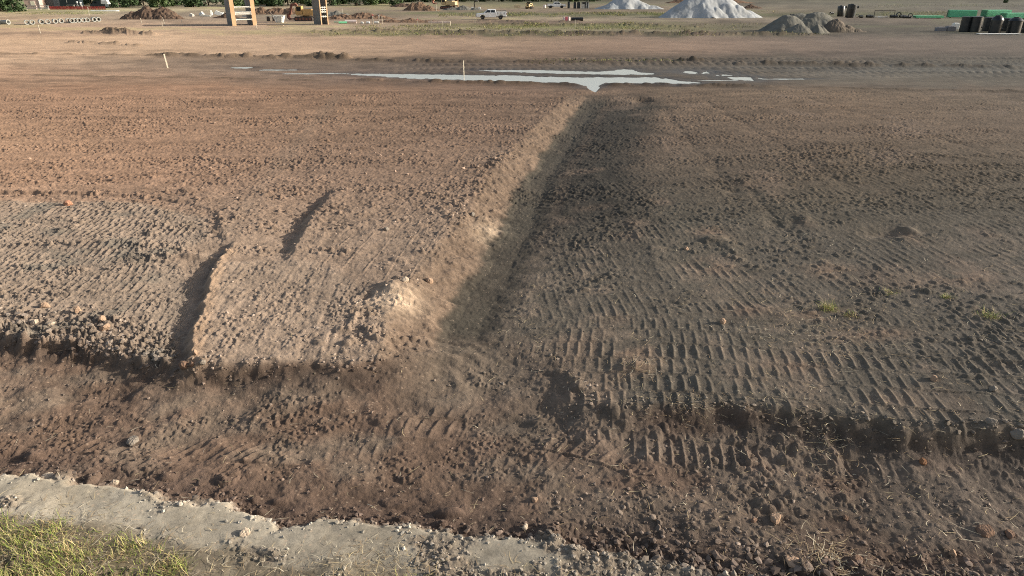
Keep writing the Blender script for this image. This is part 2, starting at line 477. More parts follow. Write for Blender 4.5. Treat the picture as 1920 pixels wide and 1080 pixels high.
    z += .018 * mC * np.sin(rad * 15 + 2 * n1) * sm(-.2, .3, n2 + .1)
    mT = sm(-.1, .4, polygon(P((640, 780), (900, 760), (1080, 820), (1300, 860), (1250, 930), (900, 900), (620, 860), z=-.5), X, Y))
    tx, ty = gp(700, 1500, -.5)
    rr_ = np.sqrt((x - tx) ** 2 + (y - ty) ** 2)
    aa = np.arctan2(y - ty, x - tx)
    z += .055 * fl * mT * lanes(aa * 4.6, rr_, 0.0, .62, .2, 147, .2) * sm(-.3, .1, n1)
    mH = fl * sm(-.2, .2, polygon(P((1380, 800), (1600, 830), (1640, 900), (1400, 890), z=-.5), X, Y))
    z += .05 * mH * vnoise(x * 6, y * 4.5, 151)

    pg = nb * sm(.50, .66, fbm(x * 1.2, y * 1.6, 4, 251) * .5 + .5 + .02 * sm(-.2, 2.2, x) + .06 + .15 * sm(.9, 2.2, b) * sm(.5, -1, x) - .02)
    lo0 = nb * sm(.2, .9, b - .3 + .3 * n2) * (1 - .75 * sm(-.9, -1.6, x))
    # clods
    c1 = cells(x * 3.4, y * 3.4, 161, .45)
    c2 = cells(x * 7.5, y * 7.5, 171, .6)
    lump = .5 + .5 * fbm(x * .45, y * .45, 3, 181)
    streak = .5 + .5 * fbm(x * .16, y * 1.5, 3, 185)
    edgeA = mA * sm(1.6, .2, e) * kk                                   # crumbled lip of the left part
    bankL = np.exp(-((u - 1.9) / .8) ** 2) * kk * (.3 + .7 * sm(-.1, .3, n1))                      # clods along the ditch's left edge
    flo = fl * sm(-.05, -.6, e)
    dirt_r = fl * sm(.1, 2.6, x)
    c3 = cells(x * 15, y * 15, 175, .6) * sm(24, 16, y)
    spots = sm(.50, .75, .5 + .5 * fbm(x * .9, y * .9, 3, 187))
    patchy = .15 + .85 * sm(.42, .68, .5 + .5 * fbm(x * 1.6, y * 1.6, 3, 188))
    a1 = (.22 * edgeA + .10 * bankL + .03 * f_left * spots + .04 * flo * spots + .06 * dirt_r * sm(-1.6, -.2, b) * (1 - nb)
          + .22 * fl * sm(-.8, -.05, b) * (1 - nb) + .10 * np.exp(-((e + .15) / .25) ** 2) * (1 - slabx) * (1 - mouth) + .10 * nb * sm(.4, 2.5, x))
    a2 = (.10 * edgeA + .08 * bankL * patchy + (.015 + .11 * spots * patchy * sm(.35, .65, .5 + .5 * fbm(x * 3.2, y * 3.2, 2, 190)) + .10 * sm(.50, .68, streak) * patchy) * f_left * (1 - .8 * mS) + .065 * flo * spots * patchy
          + .03 * dirt_r + .015 * mR + .06 * rough_r * patchy + .05 * mR * sm(.6, .85, lump) + .02 * mS + .08 * mA * spots + .05 * pg
          + .05 * sm(24, 34, y) * kk * lump) * sm(60, 20, y)
    st3 = .5 + .5 * fbm(x * .10, y * 1.1, 3, 189, .65)
    gr = sm(14, 25, y) * kk * np.where(ds < 0, .050, .045) * sm(54, 46, y) * (.25 + 1.1 * sm(.38, .66, st3 * .6 + lump * .4))
    z += cells(x * 10.5, y * 9, 177, .7) * gr + .35 * gr * vnoise(x * 9, y * 7, 178)
    bslope = sm(.3, .6, u) * sm(1.9, 1.3, u) * kk * on
    z += bslope * (.06 * c2 * patchy + .035 * np.abs(fbm(x * 2.0, y * 6.5, 3, 193)) + .05 * c3 * lump)
    z += c1 * a1 + c2 * a2 + c3 * (.06 * lo0 + .045 * f_left * patchy + .045 * flo * patchy + .02 * mR * lump + .06 * edgeA + .05 * mA * lump + .05 * pg)
    calm = np.clip(.6 * mR + .85 * nb * (1 - pg) + .3 * mA, 0, .9)
    z += (.012 * n3 + .008 * fbm(x * 16, y * 16, 2, 191)) * (1 - calm) + .02 * n2 * (f_left + flo * 1.3)
    # layered pale clay nose
    ox, oy = gp(745, 575, -.15)
    nose = np.exp(-((x - ox + .1 * n2) / .55) ** 2 - ((y - oy) / .6) ** 2)
    z += nose * (.05 * np.abs(fbm(x * 4, y * 9, 3, 201)) + .03)
    rgh[:] = np.clip(.5 + 1.5 * (a1 + a2) - .4 * nb * (1 - pg), 0, 1)

    # ------------------------------------------------ colour
    fine = .5 + .5 * n2
    big = .5 + .5 * n1
    tint(f_left * sm(26, 17, y), (154, 127, 105), .9)
    tint(mA * kk, (142, 121, 103), .85)
    tint(mA * kk * sm(.55, .8, fbm(x * .9, y * 1.1, 3, 211) * .5 + .5), (112, 102, 90), .8)
    tint(mS * kk, (156, 131, 110), .8)
    tint(lit_a * .6 + lit_b * .9, (184, 146, 112), .9)  # step faces brightened in the colour as if sunlit
    tint(w * np.exp(-((c + .45) / .45) ** 2), (112, 104, 92), .6)  # shade along the low side of the second step, tinted in
    tint(bankL * sm(44, 36, y), (150, 124, 102), .4)
    tint(sm(.15, .4, ur) * sm(1.7, 1.2, ur) * kk * on * sm(50, 44, y), (136, 110, 88), .8)
    tint(nose, (204, 172, 140), 1.2)
    ex, ey = gp(920, 430, -.2)
    nose2 = np.exp(-((x - ex) / .5) ** 2 - ((y - ey) / .9) ** 2)
    tint(nose2, (196, 166, 134), .9)
    # damp ditch floor and right slope, with their shade painted into the colour
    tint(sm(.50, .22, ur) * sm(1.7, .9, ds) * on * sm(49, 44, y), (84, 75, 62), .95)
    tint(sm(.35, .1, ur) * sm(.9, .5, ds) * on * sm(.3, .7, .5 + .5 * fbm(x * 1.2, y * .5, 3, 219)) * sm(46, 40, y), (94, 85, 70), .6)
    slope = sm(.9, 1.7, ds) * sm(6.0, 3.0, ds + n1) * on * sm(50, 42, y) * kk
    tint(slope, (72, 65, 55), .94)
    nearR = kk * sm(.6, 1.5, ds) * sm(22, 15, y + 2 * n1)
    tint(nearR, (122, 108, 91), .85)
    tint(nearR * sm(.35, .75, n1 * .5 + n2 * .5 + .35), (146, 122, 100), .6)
    tint(kk * sm(.6, 1.5, ds) * sm(.62, .85, fbm(x * .55, y * .4, 3, 221) * .5 + .5), (152, 122, 98), .55)
    for (px, py, rx, ry) in ((1195, 685, .35, .3), (1700, 462, .3, .6), (1505, 428, .25, .5), (1395, 352, .3, .4), (1340, 505, .6, .5), (1190, 655, .4, .3), (1545, 600, .8, .35), (1400, 590, .5, .3),
                             (1560, 520, .6, .5), (1330, 440, .5, .5), (1790, 540, .6, .5), (1640, 640, .8, .25), (1480, 690, .5, .2)):
        qx, qy = gp(px, py)
        tint(kk * np.exp(-((X - qx) / rx) ** 2 - ((Y - qy) / ry) ** 2) * sm(-.5, .4, n2 + .2), (150, 119, 94), .9)
    # cutting floor
    tint(fl, (126, 105, 87), 1)
    redm = sm(.42, .7, fbm(x * .8 + 3, y * 1.3, 3, 231) * .5 + .5 + .22 * sm(-.5, -2.5, x) - .02)
    tint(fl * redm, (118, 88, 69), .7)
    tint(fl * sm(.55, .8, fbm(x * 1.4, y * 1.9, 3, 241) * .5 + .5) * sm(2, -1, x), (96, 76, 64), .5)
    tint(fl * sm(.6, .85, fbm(x * 1.8 + 9, y * 2.2, 2, 247) * .5 + .5), (146, 116, 94), .5)
    tint(fl * sm(-1.1, -.2, b) * (1 - nb), (96, 74, 62), .7)
    tint(np.exp(-((e + .2) / .28) ** 2) * fl * (1 - mouth), (84, 68, 57), .6)  # shade under the far bank's edge, put into the colour
    tint(mouth * (1 - kk) * sm(-2.6, -.4, e), (118, 101, 84), .8)
    tint(mC * fl, (130, 110, 90), .5)
    # near bank: pale dried clay with crumbled patches
    pale = nb
    tint(pale, (158, 145, 125), 1)
    tint(pale * sm(.45, .75, fbm(x * .9 + 4, y * 2.0, 3, 253) * .5 + .5), (172, 160, 141), .7)
    patch = pg
    tint(pale * patch, (140, 122, 103), .85)
    tint(pale * sm(2.8, 3.9, x + .5 * n1), (124, 104, 88), .9)
    lowl, _ = polyline(P((-600, 945), (-200, 942), (0, 950), (200, 974), (340, 1000), (450, 1012), (560, 1036), (700, 1040), (820, 1060), (1000, 1080), (1400, 1130), (2000, 1200), z=-.1), X, Y)
    lo = nb * sm(-.12, .16, lowl + .16 * n2)
    tint(lo, (116, 102, 82), .9)
    tint(lo * sm(.45, .7, fbm(x * 2.5, y * 1.6, 3, 257) * .5 + .5), (150, 136, 112), .6)
    grassy = sm(-.2, .25, polygon(P((-500, 930), (0, 965), (120, 978), (220, 990), (340, 1035), (350, 1090), (300, 1250), (-700, 1250), z=-.1), X, Y))
    tint(grassy, (122, 106, 78), .9)
    z += .03 * pale * patch * n3
    wet[:] = np.clip(.35 * fl * sm(.3, .7, big) + .35 * sm(.45, .1, u) * sm(1.2, .4, ds) * on, 0, 1) * .5
    v = (1 + .16 * n2 + .14 * n3 + .12 * n1)[:, None]
    col *= v
    return fl, mA, edgeA, dirt_r, nearR, nb, grassy, f_left, b, e, bankL, mouth


def terrain(x, y, masks=False):
    x = np.asarray(x, np.float64)
    y = np.asarray(y, np.float64)
    n = len(x)
    z = np.zeros(n, np.float64)
    wet = np.zeros(n, np.float32)
    rgh = np.full(n, .6, np.float32)
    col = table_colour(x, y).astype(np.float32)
    near = y < 62
    far = y > 44
    z += .05 * fbm(x * .06, y * .06, 3, 1) * sm(14, 60, y) + .012 * fbm(x * 1.1, y * 1.1, 2, 3)
    if far.any():
        zz, cc, ww, rr = z[far], col[far], wet[far], rgh[far]
        far_part(x[far], y[far], zz, cc, ww, rr)
        z[far], col[far], wet[far], rgh[far] = zz, cc, ww, rr
    ms = None
    if near.any():
        zz, cc, ww, rr = z[near].copy(), col[near].copy(), wet[near].copy(), rgh[near].copy()
        z0, c0, w0, r0 = zz.copy(), cc.copy(), ww.copy(), rr.copy()
        ms = near_part(x[near], y[near], zz, cc, ww, rr)
        k = sm(51.5, 48.5, y[near])
        z[near] = z0 * (1 - k) + zz * k
        col[near] = c0 * (1 - k[:, None]) + cc * k[:, None]
        wet[near] = w0 * (1 - k) + ww * k
        rgh[near] = r0 * (1 - k) + rr * k
    if masks:
        return z, col, near, ms
    return z, col, wet, rgh


def ground_z(x, y):
    return float(terrain(np.array([x, x]), np.array([y, y]))[0][0])


# ------------------------------------------------------------------ materials
def new_mat(name):
    m = bpy.data.materials.new(name)
    m.use_nodes = True
    nt = m.node_tree
    return m, nt, nt.nodes, nt.links, nt.nodes['Principled BSDF']


def mat(name, rgb, rough=.6, metal=0.0, var=.12, scale=3.0, dirt=None, dirt_amt=.0, bump=.0, spec=.5):
    """plain painted / plastic / metal surface with some uneven tone, dust and a little relief"""
    m, nt, N, L, b = new_mat(name)
    c = lin(*rgb)
    tc = N.new('ShaderNodeTexCoord')
    n = N.new('ShaderNodeTexNoise')
    n.inputs['Scale'].default_value = scale
    n.inputs['Detail'].default_value = 5
    L.new(tc.outputs['Object'], n.inputs['Vector'])
    r = N.new('ShaderNodeValToRGB')
    r.color_ramp.elements[0].position = .3
    r.color_ramp.elements[1].position = .7
    r.color_ramp.elements[0].color = (*[max(0, k * (1 - var)) for k in c], 1)
    r.color_ramp.elements[1].color = (*[min(1, k * (1 + var)) for k in c], 1)
    L.new(n.outputs['Fac'], r.inputs['Fac'])
    out = r.outputs['Color']
    if dirt:
        n2 = N.new('ShaderNodeTexNoise')
        n2.inputs['Scale'].default_value = scale * .6
        n2.inputs['Detail'].default_value = 6
        L.new(tc.outputs['Object'], n2.inputs['Vector'])
        r2 = N.new('ShaderNodeValToRGB')
        r2.color_ramp.elements[0].position = .45
        r2.color_ramp.elements[1].position = .7
        r2.color_ramp.elements[0].color = (0, 0, 0, 1)
        r2.color_ramp.elements[1].color = (dirt_amt,) * 3 + (1,)
        L.new(n2.outputs['Fac'], r2.inputs['Fac'])
        mx = N.new('ShaderNodeMixRGB')
        mx.inputs['Color2'].default_value = (*lin(*dirt), 1)
        L.new(r2.outputs['Color'], mx.inputs['Fac'])
        L.new(out, mx.inputs['Color1'])
        out = mx.outputs['Color']
    L.new(out, b.inputs['Base Color'])
    b.inputs['Roughness'].default_value = rough
    b.inputs['Metallic'].default_value = metal
    b.inputs['Specular IOR Level'].default_value = spec
    if bump:
        bp = N.new('ShaderNodeBump')
        bp.inputs['Strength'].default_value = bump
        bp.inputs['Distance'].default_value = .1
        n3 = N.new('ShaderNodeTexNoise')
        n3.inputs['Scale'].default_value = scale * 2.5
        n3.inputs['Detail'].default_value = 6
        L.new(tc.outputs['Object'], n3.inputs['Vector'])
        L.new(n3.outputs['Fac'], bp.inputs['Height'])
        L.new(bp.outputs['Normal'], b.inputs['Normal'])
    return m


def soil_mat():
    m, nt, N, L, b = new_mat('soil')
    at = N.new('ShaderNodeAttribute')
    at.attribute_name = 'col'
    aw = N.new('ShaderNodeAttribute')
    aw.attribute_name = 'wet'
    ar = N.new('ShaderNodeAttribute')
    ar.attribute_name = 'rgh'
    tc = N.new('ShaderNodeTexCoord')

    def noise(s, det, rough=.6):
        n = N.new('ShaderNodeTexNoise')
        n.inputs['Scale'].default_value = s
        n.inputs['Detail'].default_value = det
        n.inputs['Roughness'].default_value = rough
        L.new(tc.outputs['Object'], n.inputs['Vector'])
        return n

    def math_(op, a, bb):
        n = N.new('ShaderNodeMath')
        n.operation = op
        for i, v in enumerate((a, bb)):
            if isinstance(v, (int, float)):
                n.inputs[i].default_value = v
            else:
                L.new(v, n.inputs[i])
        return n.outputs[0]
    na, nb_, nc = noise(1.7, 6), noise(11, 5, .7), noise(46, 3, .7)
    # tone variation: damp and dry crumbs
    v = math_('ADD', math_('MULTIPLY', na.outputs['Fac'], .6), math_('MULTIPLY', nb_.outputs['Fac'], .9))
    v = math_('ADD', v, math_('MULTIPLY', nc.outputs['Fac'], .8))
    v = math_('SUBTRACT', v, .17)
    hs = N.new('ShaderNodeMixRGB')
    hs.blend_type = 'MULTIPLY'
    hs.inputs['Fac'].default_value = 1
    cv = N.new('ShaderNodeCombineColor')
    for i in range(3):
        L.new(v, cv.inputs[i])
    L.new(at.outputs['Color'], hs.inputs['Color1'])
    L.new(cv.outputs[0], hs.inputs['Color2'])
    # pale and dark grit
    vo = N.new('ShaderNodeTexVoronoi')
    vo.inputs['Scale'].default_value = 17
    L.new(tc.outputs['Object'], vo.inputs['Vector'])
    sp = N.new('ShaderNodeSeparateColor')
    L.new(vo.outputs['Color'], sp.inputs[0])
    pick = math_('GREATER_THAN', sp.outputs[0], .86)
    near = math_('LESS_THAN', vo.outputs['Distance'], .33)
    grit = N.new('ShaderNodeMixRGB')
    L.new(math_('MULTIPLY', math_('MULTIPLY', pick, near), .35), grit.inputs['Fac'])
    L.new(hs.outputs['Color'], grit.inputs['Color1'])
    gc = N.new('ShaderNodeMixRGB')
    gc.inputs['Color1'].default_value = (*lin(200, 175, 150), 1)
    gc.inputs['Color2'].default_value = (*lin(80, 66, 56), 1)
    L.new(math_('GREATER_THAN', sp.outputs[1], .6), gc.inputs['Fac'])
    L.new(gc.outputs['Color'], grit.inputs['Color2'])
    L.new(grit.outputs['Color'], b.inputs['Base Color'])
    rg = math_('SUBTRACT', .97, math_('MULTIPLY', aw.outputs['Fac'], .62))
    L.new(rg, b.inputs['Roughness'])
    b.inputs['Specular IOR Level'].default_value = .22
    b.inputs['Diffuse Roughness'].default_value = .8
    # crumb relief
    h = math_('ADD', math_('MULTIPLY', nb_.outputs['Fac'], .035), math_('MULTIPLY', nc.outputs['Fac'], .016))
    bp = N.new('ShaderNodeBump')
    bp.inputs['Distance'].default_value = 1.0
    L.new(math_('ADD', math_('MULTIPLY', ar.outputs['Fac'], .75), .12), bp.inputs['Strength'])
    L.new(h, bp.inputs['Height'])
    L.new(bp.outputs['Normal'], b.inputs['Normal'])
    return m


def attr(me, name, data, typ='FLOAT'):
    a = me.attributes.new(name, typ, 'POINT')
    if typ == 'FLOAT':
        a.data.foreach_set('value', np.ascontiguousarray(data, np.float32).ravel())
    else:
        a.data.foreach_set('color', np.ascontiguousarray(data, np.float32).ravel())


def mesh_np(name, verts, faces, smooth=True):
    """mesh from arrays; faces is an (n, k) array"""
    me = bpy.data.meshes.new(name)
    n, k = faces.shape
    me.vertices.add(len(verts))
    me.vertices.foreach_set('co', np.ascontiguousarray(verts, np.float32).ravel())
    me.loops.add(n * k)
    me.loops.foreach_set('vertex_index', np.ascontiguousarray(faces, np.int32).ravel())
    me.polygons.add(n)
    me.polygons.foreach_set('loop_start', np.arange(0, n * k, k, dtype=np.int32))
    me.polygons.foreach_set('loop_total', np.full(n, k, np.int32))
    me.polygons.foreach_set('use_smooth', np.full(n, smooth))
    me.update(calc_edges=True)
    return me


def grid_faces(nr, nc):
    i = np.arange(nr - 1)[:, None] * nc + np.arange(nc - 1)[None, :]
    return np.stack([i, i + 1, i + nc + 1, i + nc], -1).reshape(-1, 4)


def tag(o, label=None, cat=None, group=None, kind=None):
    if label:
        o['label'] = label
        kind = kind or 'thing'
    if cat:
        o['category'] = cat
    if group:
        o['group'] = group
    if kind:
        o['kind'] = kind
    return o


def link(name, me, m, parent=None, loc=None):
    o = bpy.data.objects.new(name, me)
    COL.objects.link(o)
    if m is not None:
        me.materials.append(m)
    if parent:
        o.parent = parent
    if loc:
        o.location = loc
    return o


# ------------------------------------------------------------------ ground
def build_ground():
    rows = []
    p = 1230.0
    while p > -17.5:
        rows.append(gp(960, p)[1])
        step = 1.3 if p > 430 else .9 if p > 175 else (.7 if p > 100 else (.9 if p > 20 else 1.0))
        p -= step / QUAL
    y = rows[-1]
    while y < 6000:
        y *= 1.09
        rows.append(y)
    rows = np.array(rows)
    nc = int(1900 * QUAL)
    u = np.linspace(-1.02, 1.02, nc)
    dep = rows * CP + CAMH * SP
    Y = np.repeat(rows, nc)
    X = (dep[:, None] * u[None, :]).ravel()
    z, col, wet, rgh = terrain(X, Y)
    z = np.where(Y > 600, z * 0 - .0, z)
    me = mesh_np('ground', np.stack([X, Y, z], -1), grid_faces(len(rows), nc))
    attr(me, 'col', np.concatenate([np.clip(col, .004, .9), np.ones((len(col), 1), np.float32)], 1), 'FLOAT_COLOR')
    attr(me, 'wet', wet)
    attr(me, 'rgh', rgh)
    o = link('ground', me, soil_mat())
    tag(o, kind='structure')
    # standing water on the mud flat
    m, nt, N, L, b = new_mat('puddle_water')
    b.inputs['Base Color'].default_value = (*lin(188, 186, 179), 1)  # pale base stands in for bright sky reflected off the water
    b.inputs['Roughness'].default_value = .05
    b.inputs['IOR'].default_value = 1.45
    bp = N.new('ShaderNodeBump')
    bp.inputs['Strength'].default_value = .08
    nn = N.new('ShaderNodeTexNoise')
    nn.inputs['Scale'].default_value = 2.0
    L.new(nn.outputs['Fac'], bp.inputs['Height'])
    L.new(bp.outputs['Normal'], b.inputs['Normal'])
    v = np.array([(-32, 47, -.115), (20, 47, -.115), (28, 69, -.115), (-44, 69, -.115)], np.float32)
    w = link('water', mesh_np('water', v, np.array([[0, 1, 2, 3]])), m)
    tag(w, kind='structure')


build_ground()


# ================================================================== mesh builder for the objects
class MB:
    def __init__(self):
        self.v, self.f = [], []

    def add(self, vs, fs):
        n = len(self.v)
        self.v += [tuple(p) for p in vs]
        self.f += [tuple(i + n for i in f) for f in fs]
        return self

    def box(self, c, s, rz=0.0, rx=0.0, ry=0.0, taper=1.0):
        M = Matrix.Translation(c) @ Matrix.Rotation(rz, 4, 'Z') @ Matrix.Rotation(ry, 4, 'Y') @ Matrix.Rotation(rx, 4, 'X')
        vs = []
        for k in (-.5, .5):
            q = taper if k > 0 else 1.0
            for i, j in ((-.5, -.5), (.5, -.5), (.5, .5), (-.5, .5)):
                vs.append(M @ Vector((i * s[0] * q, j * s[1] * q, k * s[2])))
        return self.add(vs, [(3, 2, 1, 0), (4, 5, 6, 7), (0, 1, 5, 4), (1, 2, 6, 5), (2, 3, 7, 6), (3, 0, 4, 7)])

    def rings(self, rings, cap=True):
        n = len(rings[0])
        vs = [p for r in rings for p in r]
        fs = []
        for k in range(len(rings) - 1):
            for i in range(n):
                j = (i + 1) % n
                fs.append((k * n + i, k * n + j, (k + 1) * n + j, (k + 1) * n + i))
        if cap:
            fs.append(tuple(range(n - 1, -1, -1)))
            fs.append(tuple((len(rings) - 1) * n + i for i in range(n)))
        return self.add(vs, fs)

    def cyl(self, p0, p1, r0, r1=None, n=14, cap=True):
        r1 = r0 if r1 is None else r1
        p0, p1 = Vector(p0), Vector(p1)
        d = (p1 - p0).normalized()
        a = d.orthogonal().normalized()
        b = d.cross(a)
        ring = lambda p, r: [p + a * math.cos(t) * r + b * math.sin(t) * r for t in [2 * math.pi * i / n for i in range(n)]]
        return self.rings([ring(p0, r0), ring(p1, r1)], cap)

    def lathe(self, prof, c=(0, 0, 0), n=20, axis=None):
        """profile of (r, h) turned about an axis through c"""
        ax = Vector(axis or (0, 0, 1)).normalized()
        a = ax.orthogonal().normalized()
        b = ax.cross(a)
        c = Vector(c)
        rs = []
        for r, h in prof:
            rs.append([c + ax * h + a * math.cos(2 * math.pi * i / n) * r + b * math.sin(2 * math.pi * i / n) * r for i in range(n)])
        return self.rings(rs, True)

    def prism(self, pts, y0, y1):
        """outline in x-z pushed from y0 to y1"""
        n = len(pts)
        vs = [(x, y0, z) for x, z in pts] + [(x, y1, z) for x, z in pts]
        fs = [tuple(range(n)), tuple(range(2 * n - 1, n - 1, -1))]
        for i in range(n):
            j = (i + 1) % n
            fs.append((i, i + n, j + n, j))
        return self.add(vs, fs)

    def bar(self, p0, p1, w, h=None):
        h = h or w
        p0, p1 = Vector(p0), Vector(p1)
        d = (p1 - p0).normalized()
        a = d.cross(Vector((0, 0, 1)))
        a = a.normalized() if a.length > 1e-4 else Vector((1, 0, 0))
        b = a.cross(d)
        rs = []
        for p in (p0, p1):
            rs.append([p + a * i * w / 2 + b * j * h / 2 for i, j in ((-1, -1), (1, -1), (1, 1), (-1, 1))])
        return self.rings(rs, True)

    def build(self, name, m, parent=None, loc=None, rz=0.0, bevel=0.0, smooth=False):
        me = bpy.data.meshes.new(name)
        me.from_pydata(self.v, [], self.f)
        me.update()
        if smooth:
            me.polygons.foreach_set('use_smooth', [True] * len(me.polygons))
            me.set_sharp_from_angle(angle=math.radians(35))
        o = link(name, me, m, parent, loc)
        o.rotation_euler = (0, 0, rz)
        if bevel:
            bv = o.modifiers.new('bevel', 'BEVEL')
            bv.width = bevel
            bv.segments = 2
            bv.limit_method = 'ANGLE'
        return o


def thing(name, label, cat, px, py, group=None, rz=0.0, sink=0.0):
    """an Empty on the ground at the point the photo shows at (px, py)"""
    x, y = gp(px, py)
    o = bpy.data.objects.new(name, None)
    COL.objects.link(o)
    o.location = (x, y, ground_z(x, y) - sink)
    o.rotation_euler = (0, 0, rz)
    return tag(o, label, cat, group)


def put(o, px, py, sink=0.0, rz=None):
    x, y = gp(px, py)
    o.location = (x, y, ground_z(x, y) - sink)
    if rz is not None:
        o.rotation_euler = (0, 0, rz)
    return o


def copy_tree(o, parent=None):
    c = o.copy()
    COL.objects.link(c)
    c.parent = parent
    for ch in list(o.children):
        copy_tree(ch, c)
    return c


RND = random.Random(7)
M = {}
M['concrete'] = mat('concrete', (176, 176, 168), .9, var=.12, scale=1.4, dirt=(120, 112, 98), dirt_amt=.5)
M['concrete_in'] = mat('pipe_inside', (110, 108, 100), .95)
M['white_paint'] = mat('white_paint', (236, 238, 238), .35, var=.02, dirt=(170, 155, 135), dirt_amt=.2)
M['glass'] = mat('window_glass', (30, 36, 40), .08, var=.05)
M['tyre'] = mat('tyre_rubber', (30, 30, 30), .85)
M['rim'] = mat('wheel_rim', (130, 130, 130), .4, .7)
M['black_trim'] = mat('black_trim', (34, 35, 37), .6)
M['chrome'] = mat('chrome', (190, 190, 190), .25, .9)
M['red_lens'] = mat('red_lens', (130, 20, 18), .3)
M['clear_lens'] = mat('clear_lens', (220, 222, 220), .15)
M['steel_gray'] = mat('gray_steel', (112, 114, 112), .65, var=.2, scale=1.2, dirt=(120, 92, 74), dirt_amt=.5)
M['steel_tan'] = mat('tan_painted_steel', (206, 170, 130), .7, var=.08, scale=.8, dirt=(200, 132, 90), dirt_amt=.45)
M['spreader'] = mat('pale_spreader_paint', (222, 218, 206), .5)
M['yellow'] = mat('machine_yellow', (200, 160, 100), .5, var=.08, dirt=(150, 112, 80), dirt_amt=.4)
M['cream'] = mat('machine_cream', (212, 188, 140), .55, var=.08, dirt=(150, 122, 92), dirt_amt=.4)
M['rust'] = mat('rusty_steel', (134, 88, 72), .8, var=.25, scale=2.0)
M['iron'] = mat('dark_iron', (62, 56, 52), .75, var=.2, dirt=(120, 96, 78), dirt_amt=.5)
M['poly_black'] = mat('black_polyethylene', (34, 38, 40), .38, var=.1, dirt=(96, 90, 82), dirt_amt=.25)
M['green_pvc'] = mat('green_sewer_pipe', (122, 206, 158), .4, var=.06)
M['green_dark'] = mat('dark_green_pipe_mouths', (44, 84, 62), .6)
M['timber'] = mat('pale_timber', (206, 182, 146), .8, var=.15, scale=6)
M['stake'] = mat('stake_wood', (226, 214, 190), .8, var=.08)
M['pink_tape'] = mat('pink_flagging', (222, 120, 130), .6)
M['orange_plastic'] = mat('orange_safety_plastic', (206, 74, 70), .6, var=.1)
M['barrier_white'] = mat('barrier_white', (232, 214, 206), .5)
M['wall_cream'] = mat('cream_siding', (206, 178, 162), .8)
M['pane_cream'] = mat('cream_blind', (246, 236, 206), .5)
M['dark_gray'] = mat('dark_gray_sheet', (84, 88, 90), .7)
M['dark_blue'] = mat('dark_blue_gray_paint', (44, 54, 58), .5)
M['block'] = mat('pale_block', (206, 200, 188), .85, dirt=(140, 124, 104), dirt_amt=.4)
M['white_block'] = mat('white_block', (228, 228, 222), .7)
M['gray_block'] = mat('gray_block', (128, 128, 132), .85)
M['bark'] = mat('bark', (74, 62, 50), .95, bump=.6)
M['soil_dark'] = mat('dark_heaped_soil', (104, 86, 73), .95, var=.3, scale=1.2, dirt=(80, 70, 61), dirt_amt=.7, bump=.8, spec=.1)
M['soil_brown'] = mat('brown_heaped_soil', (124, 102, 84), .95, var=.25, scale=1.2, dirt=(100, 80, 67), dirt_amt=.7, bump=.8, spec=.1)
M['soil_rubble'] = mat('brown_gray_rubble', (110, 101, 91), .95, var=.25, scale=1.8, dirt=(104, 96, 84), dirt_amt=.8, bump=.8, spec=.1)
M['soil_gray'] = mat('gray_gravel', (116, 114, 106), .95, var=.18, scale=1.5, dirt=(112, 106, 94), dirt_amt=.5, bump=.4, spec=.1)
M['stone_white'] = mat('pale_limestone_gravel', (172, 175, 176), .92, var=.10, scale=.6, dirt=(146, 146, 142), dirt_amt=.6, bump=.35, spec=.1)


# ------------------------------------------------------------------ heaps
def heap(name, label, cat, px, py, lobes, m, cell=.22, seed=1, noise=.12, rough=.06, group=None, ridge=0.0, cap=.9):
    """a heap of loose material on a little height field: lobes (dx, dy, radius x, radius y, height) in metres"""
    X0 = min(l[0] - l[2] for l in lobes) - .6
    X1 = max(l[0] + l[2] for l in lobes) + .6
    Y0 = min(l[1] - l[3] for l in lobes) - .6
    Y1 = max(l[1] + l[3] for l in lobes) + .6
    nx, ny = int((X1 - X0) / cell) + 2, int((Y1 - Y0) / cell) + 2
    gx, gy = np.meshgrid(np.linspace(X0, X1, nx), np.linspace(Y0, Y1, ny))
    x, y = gx.ravel(), gy.ravel()
    wx = x + .35 * fbm(x * .45, y * .45, 3, seed)
    wy = y + .35 * fbm(x * .45, y * .45, 3, seed + 5)
    z = np.full(x.shape, -.4)
    for (dx, dy, rx, ry, h) in lobes:
        q = np.sqrt(((wx - dx) / rx) ** 2 + ((wy - dy) / ry) ** 2)
        ang = np.arctan2(wy - dy, wx - dx)
        rid = 1 + ridge * np.sin(ang * 5 + dx) * q
        hh = h * (1 - q * rid)
        top = h * cap
        hh = np.where(hh > top, top + (hh - top) * .4, hh)
        z = np.maximum(z, hh)
    z = z + (noise * fbm(x * .8, y * .8, 3, seed + 9) + rough * fbm(x * 3.1, y * 3.1, 2, seed + 11)) * sm(-.3, .5, z)
    z = np.maximum(z, -.4)
    F_ = grid_faces(ny, nx)
    keep = (z[F_] > -.36).any(1)
    F_ = F_[keep]
    used = np.unique(F_)
    mp = np.zeros(len(x), int)
    mp[used] = np.arange(len(used))
    me = mesh_np(name, np.stack([x, y, z], -1)[used], mp[F_])
    o = link(name, me, m)
    put(o, px, py)
    return tag(o, label, cat, group)


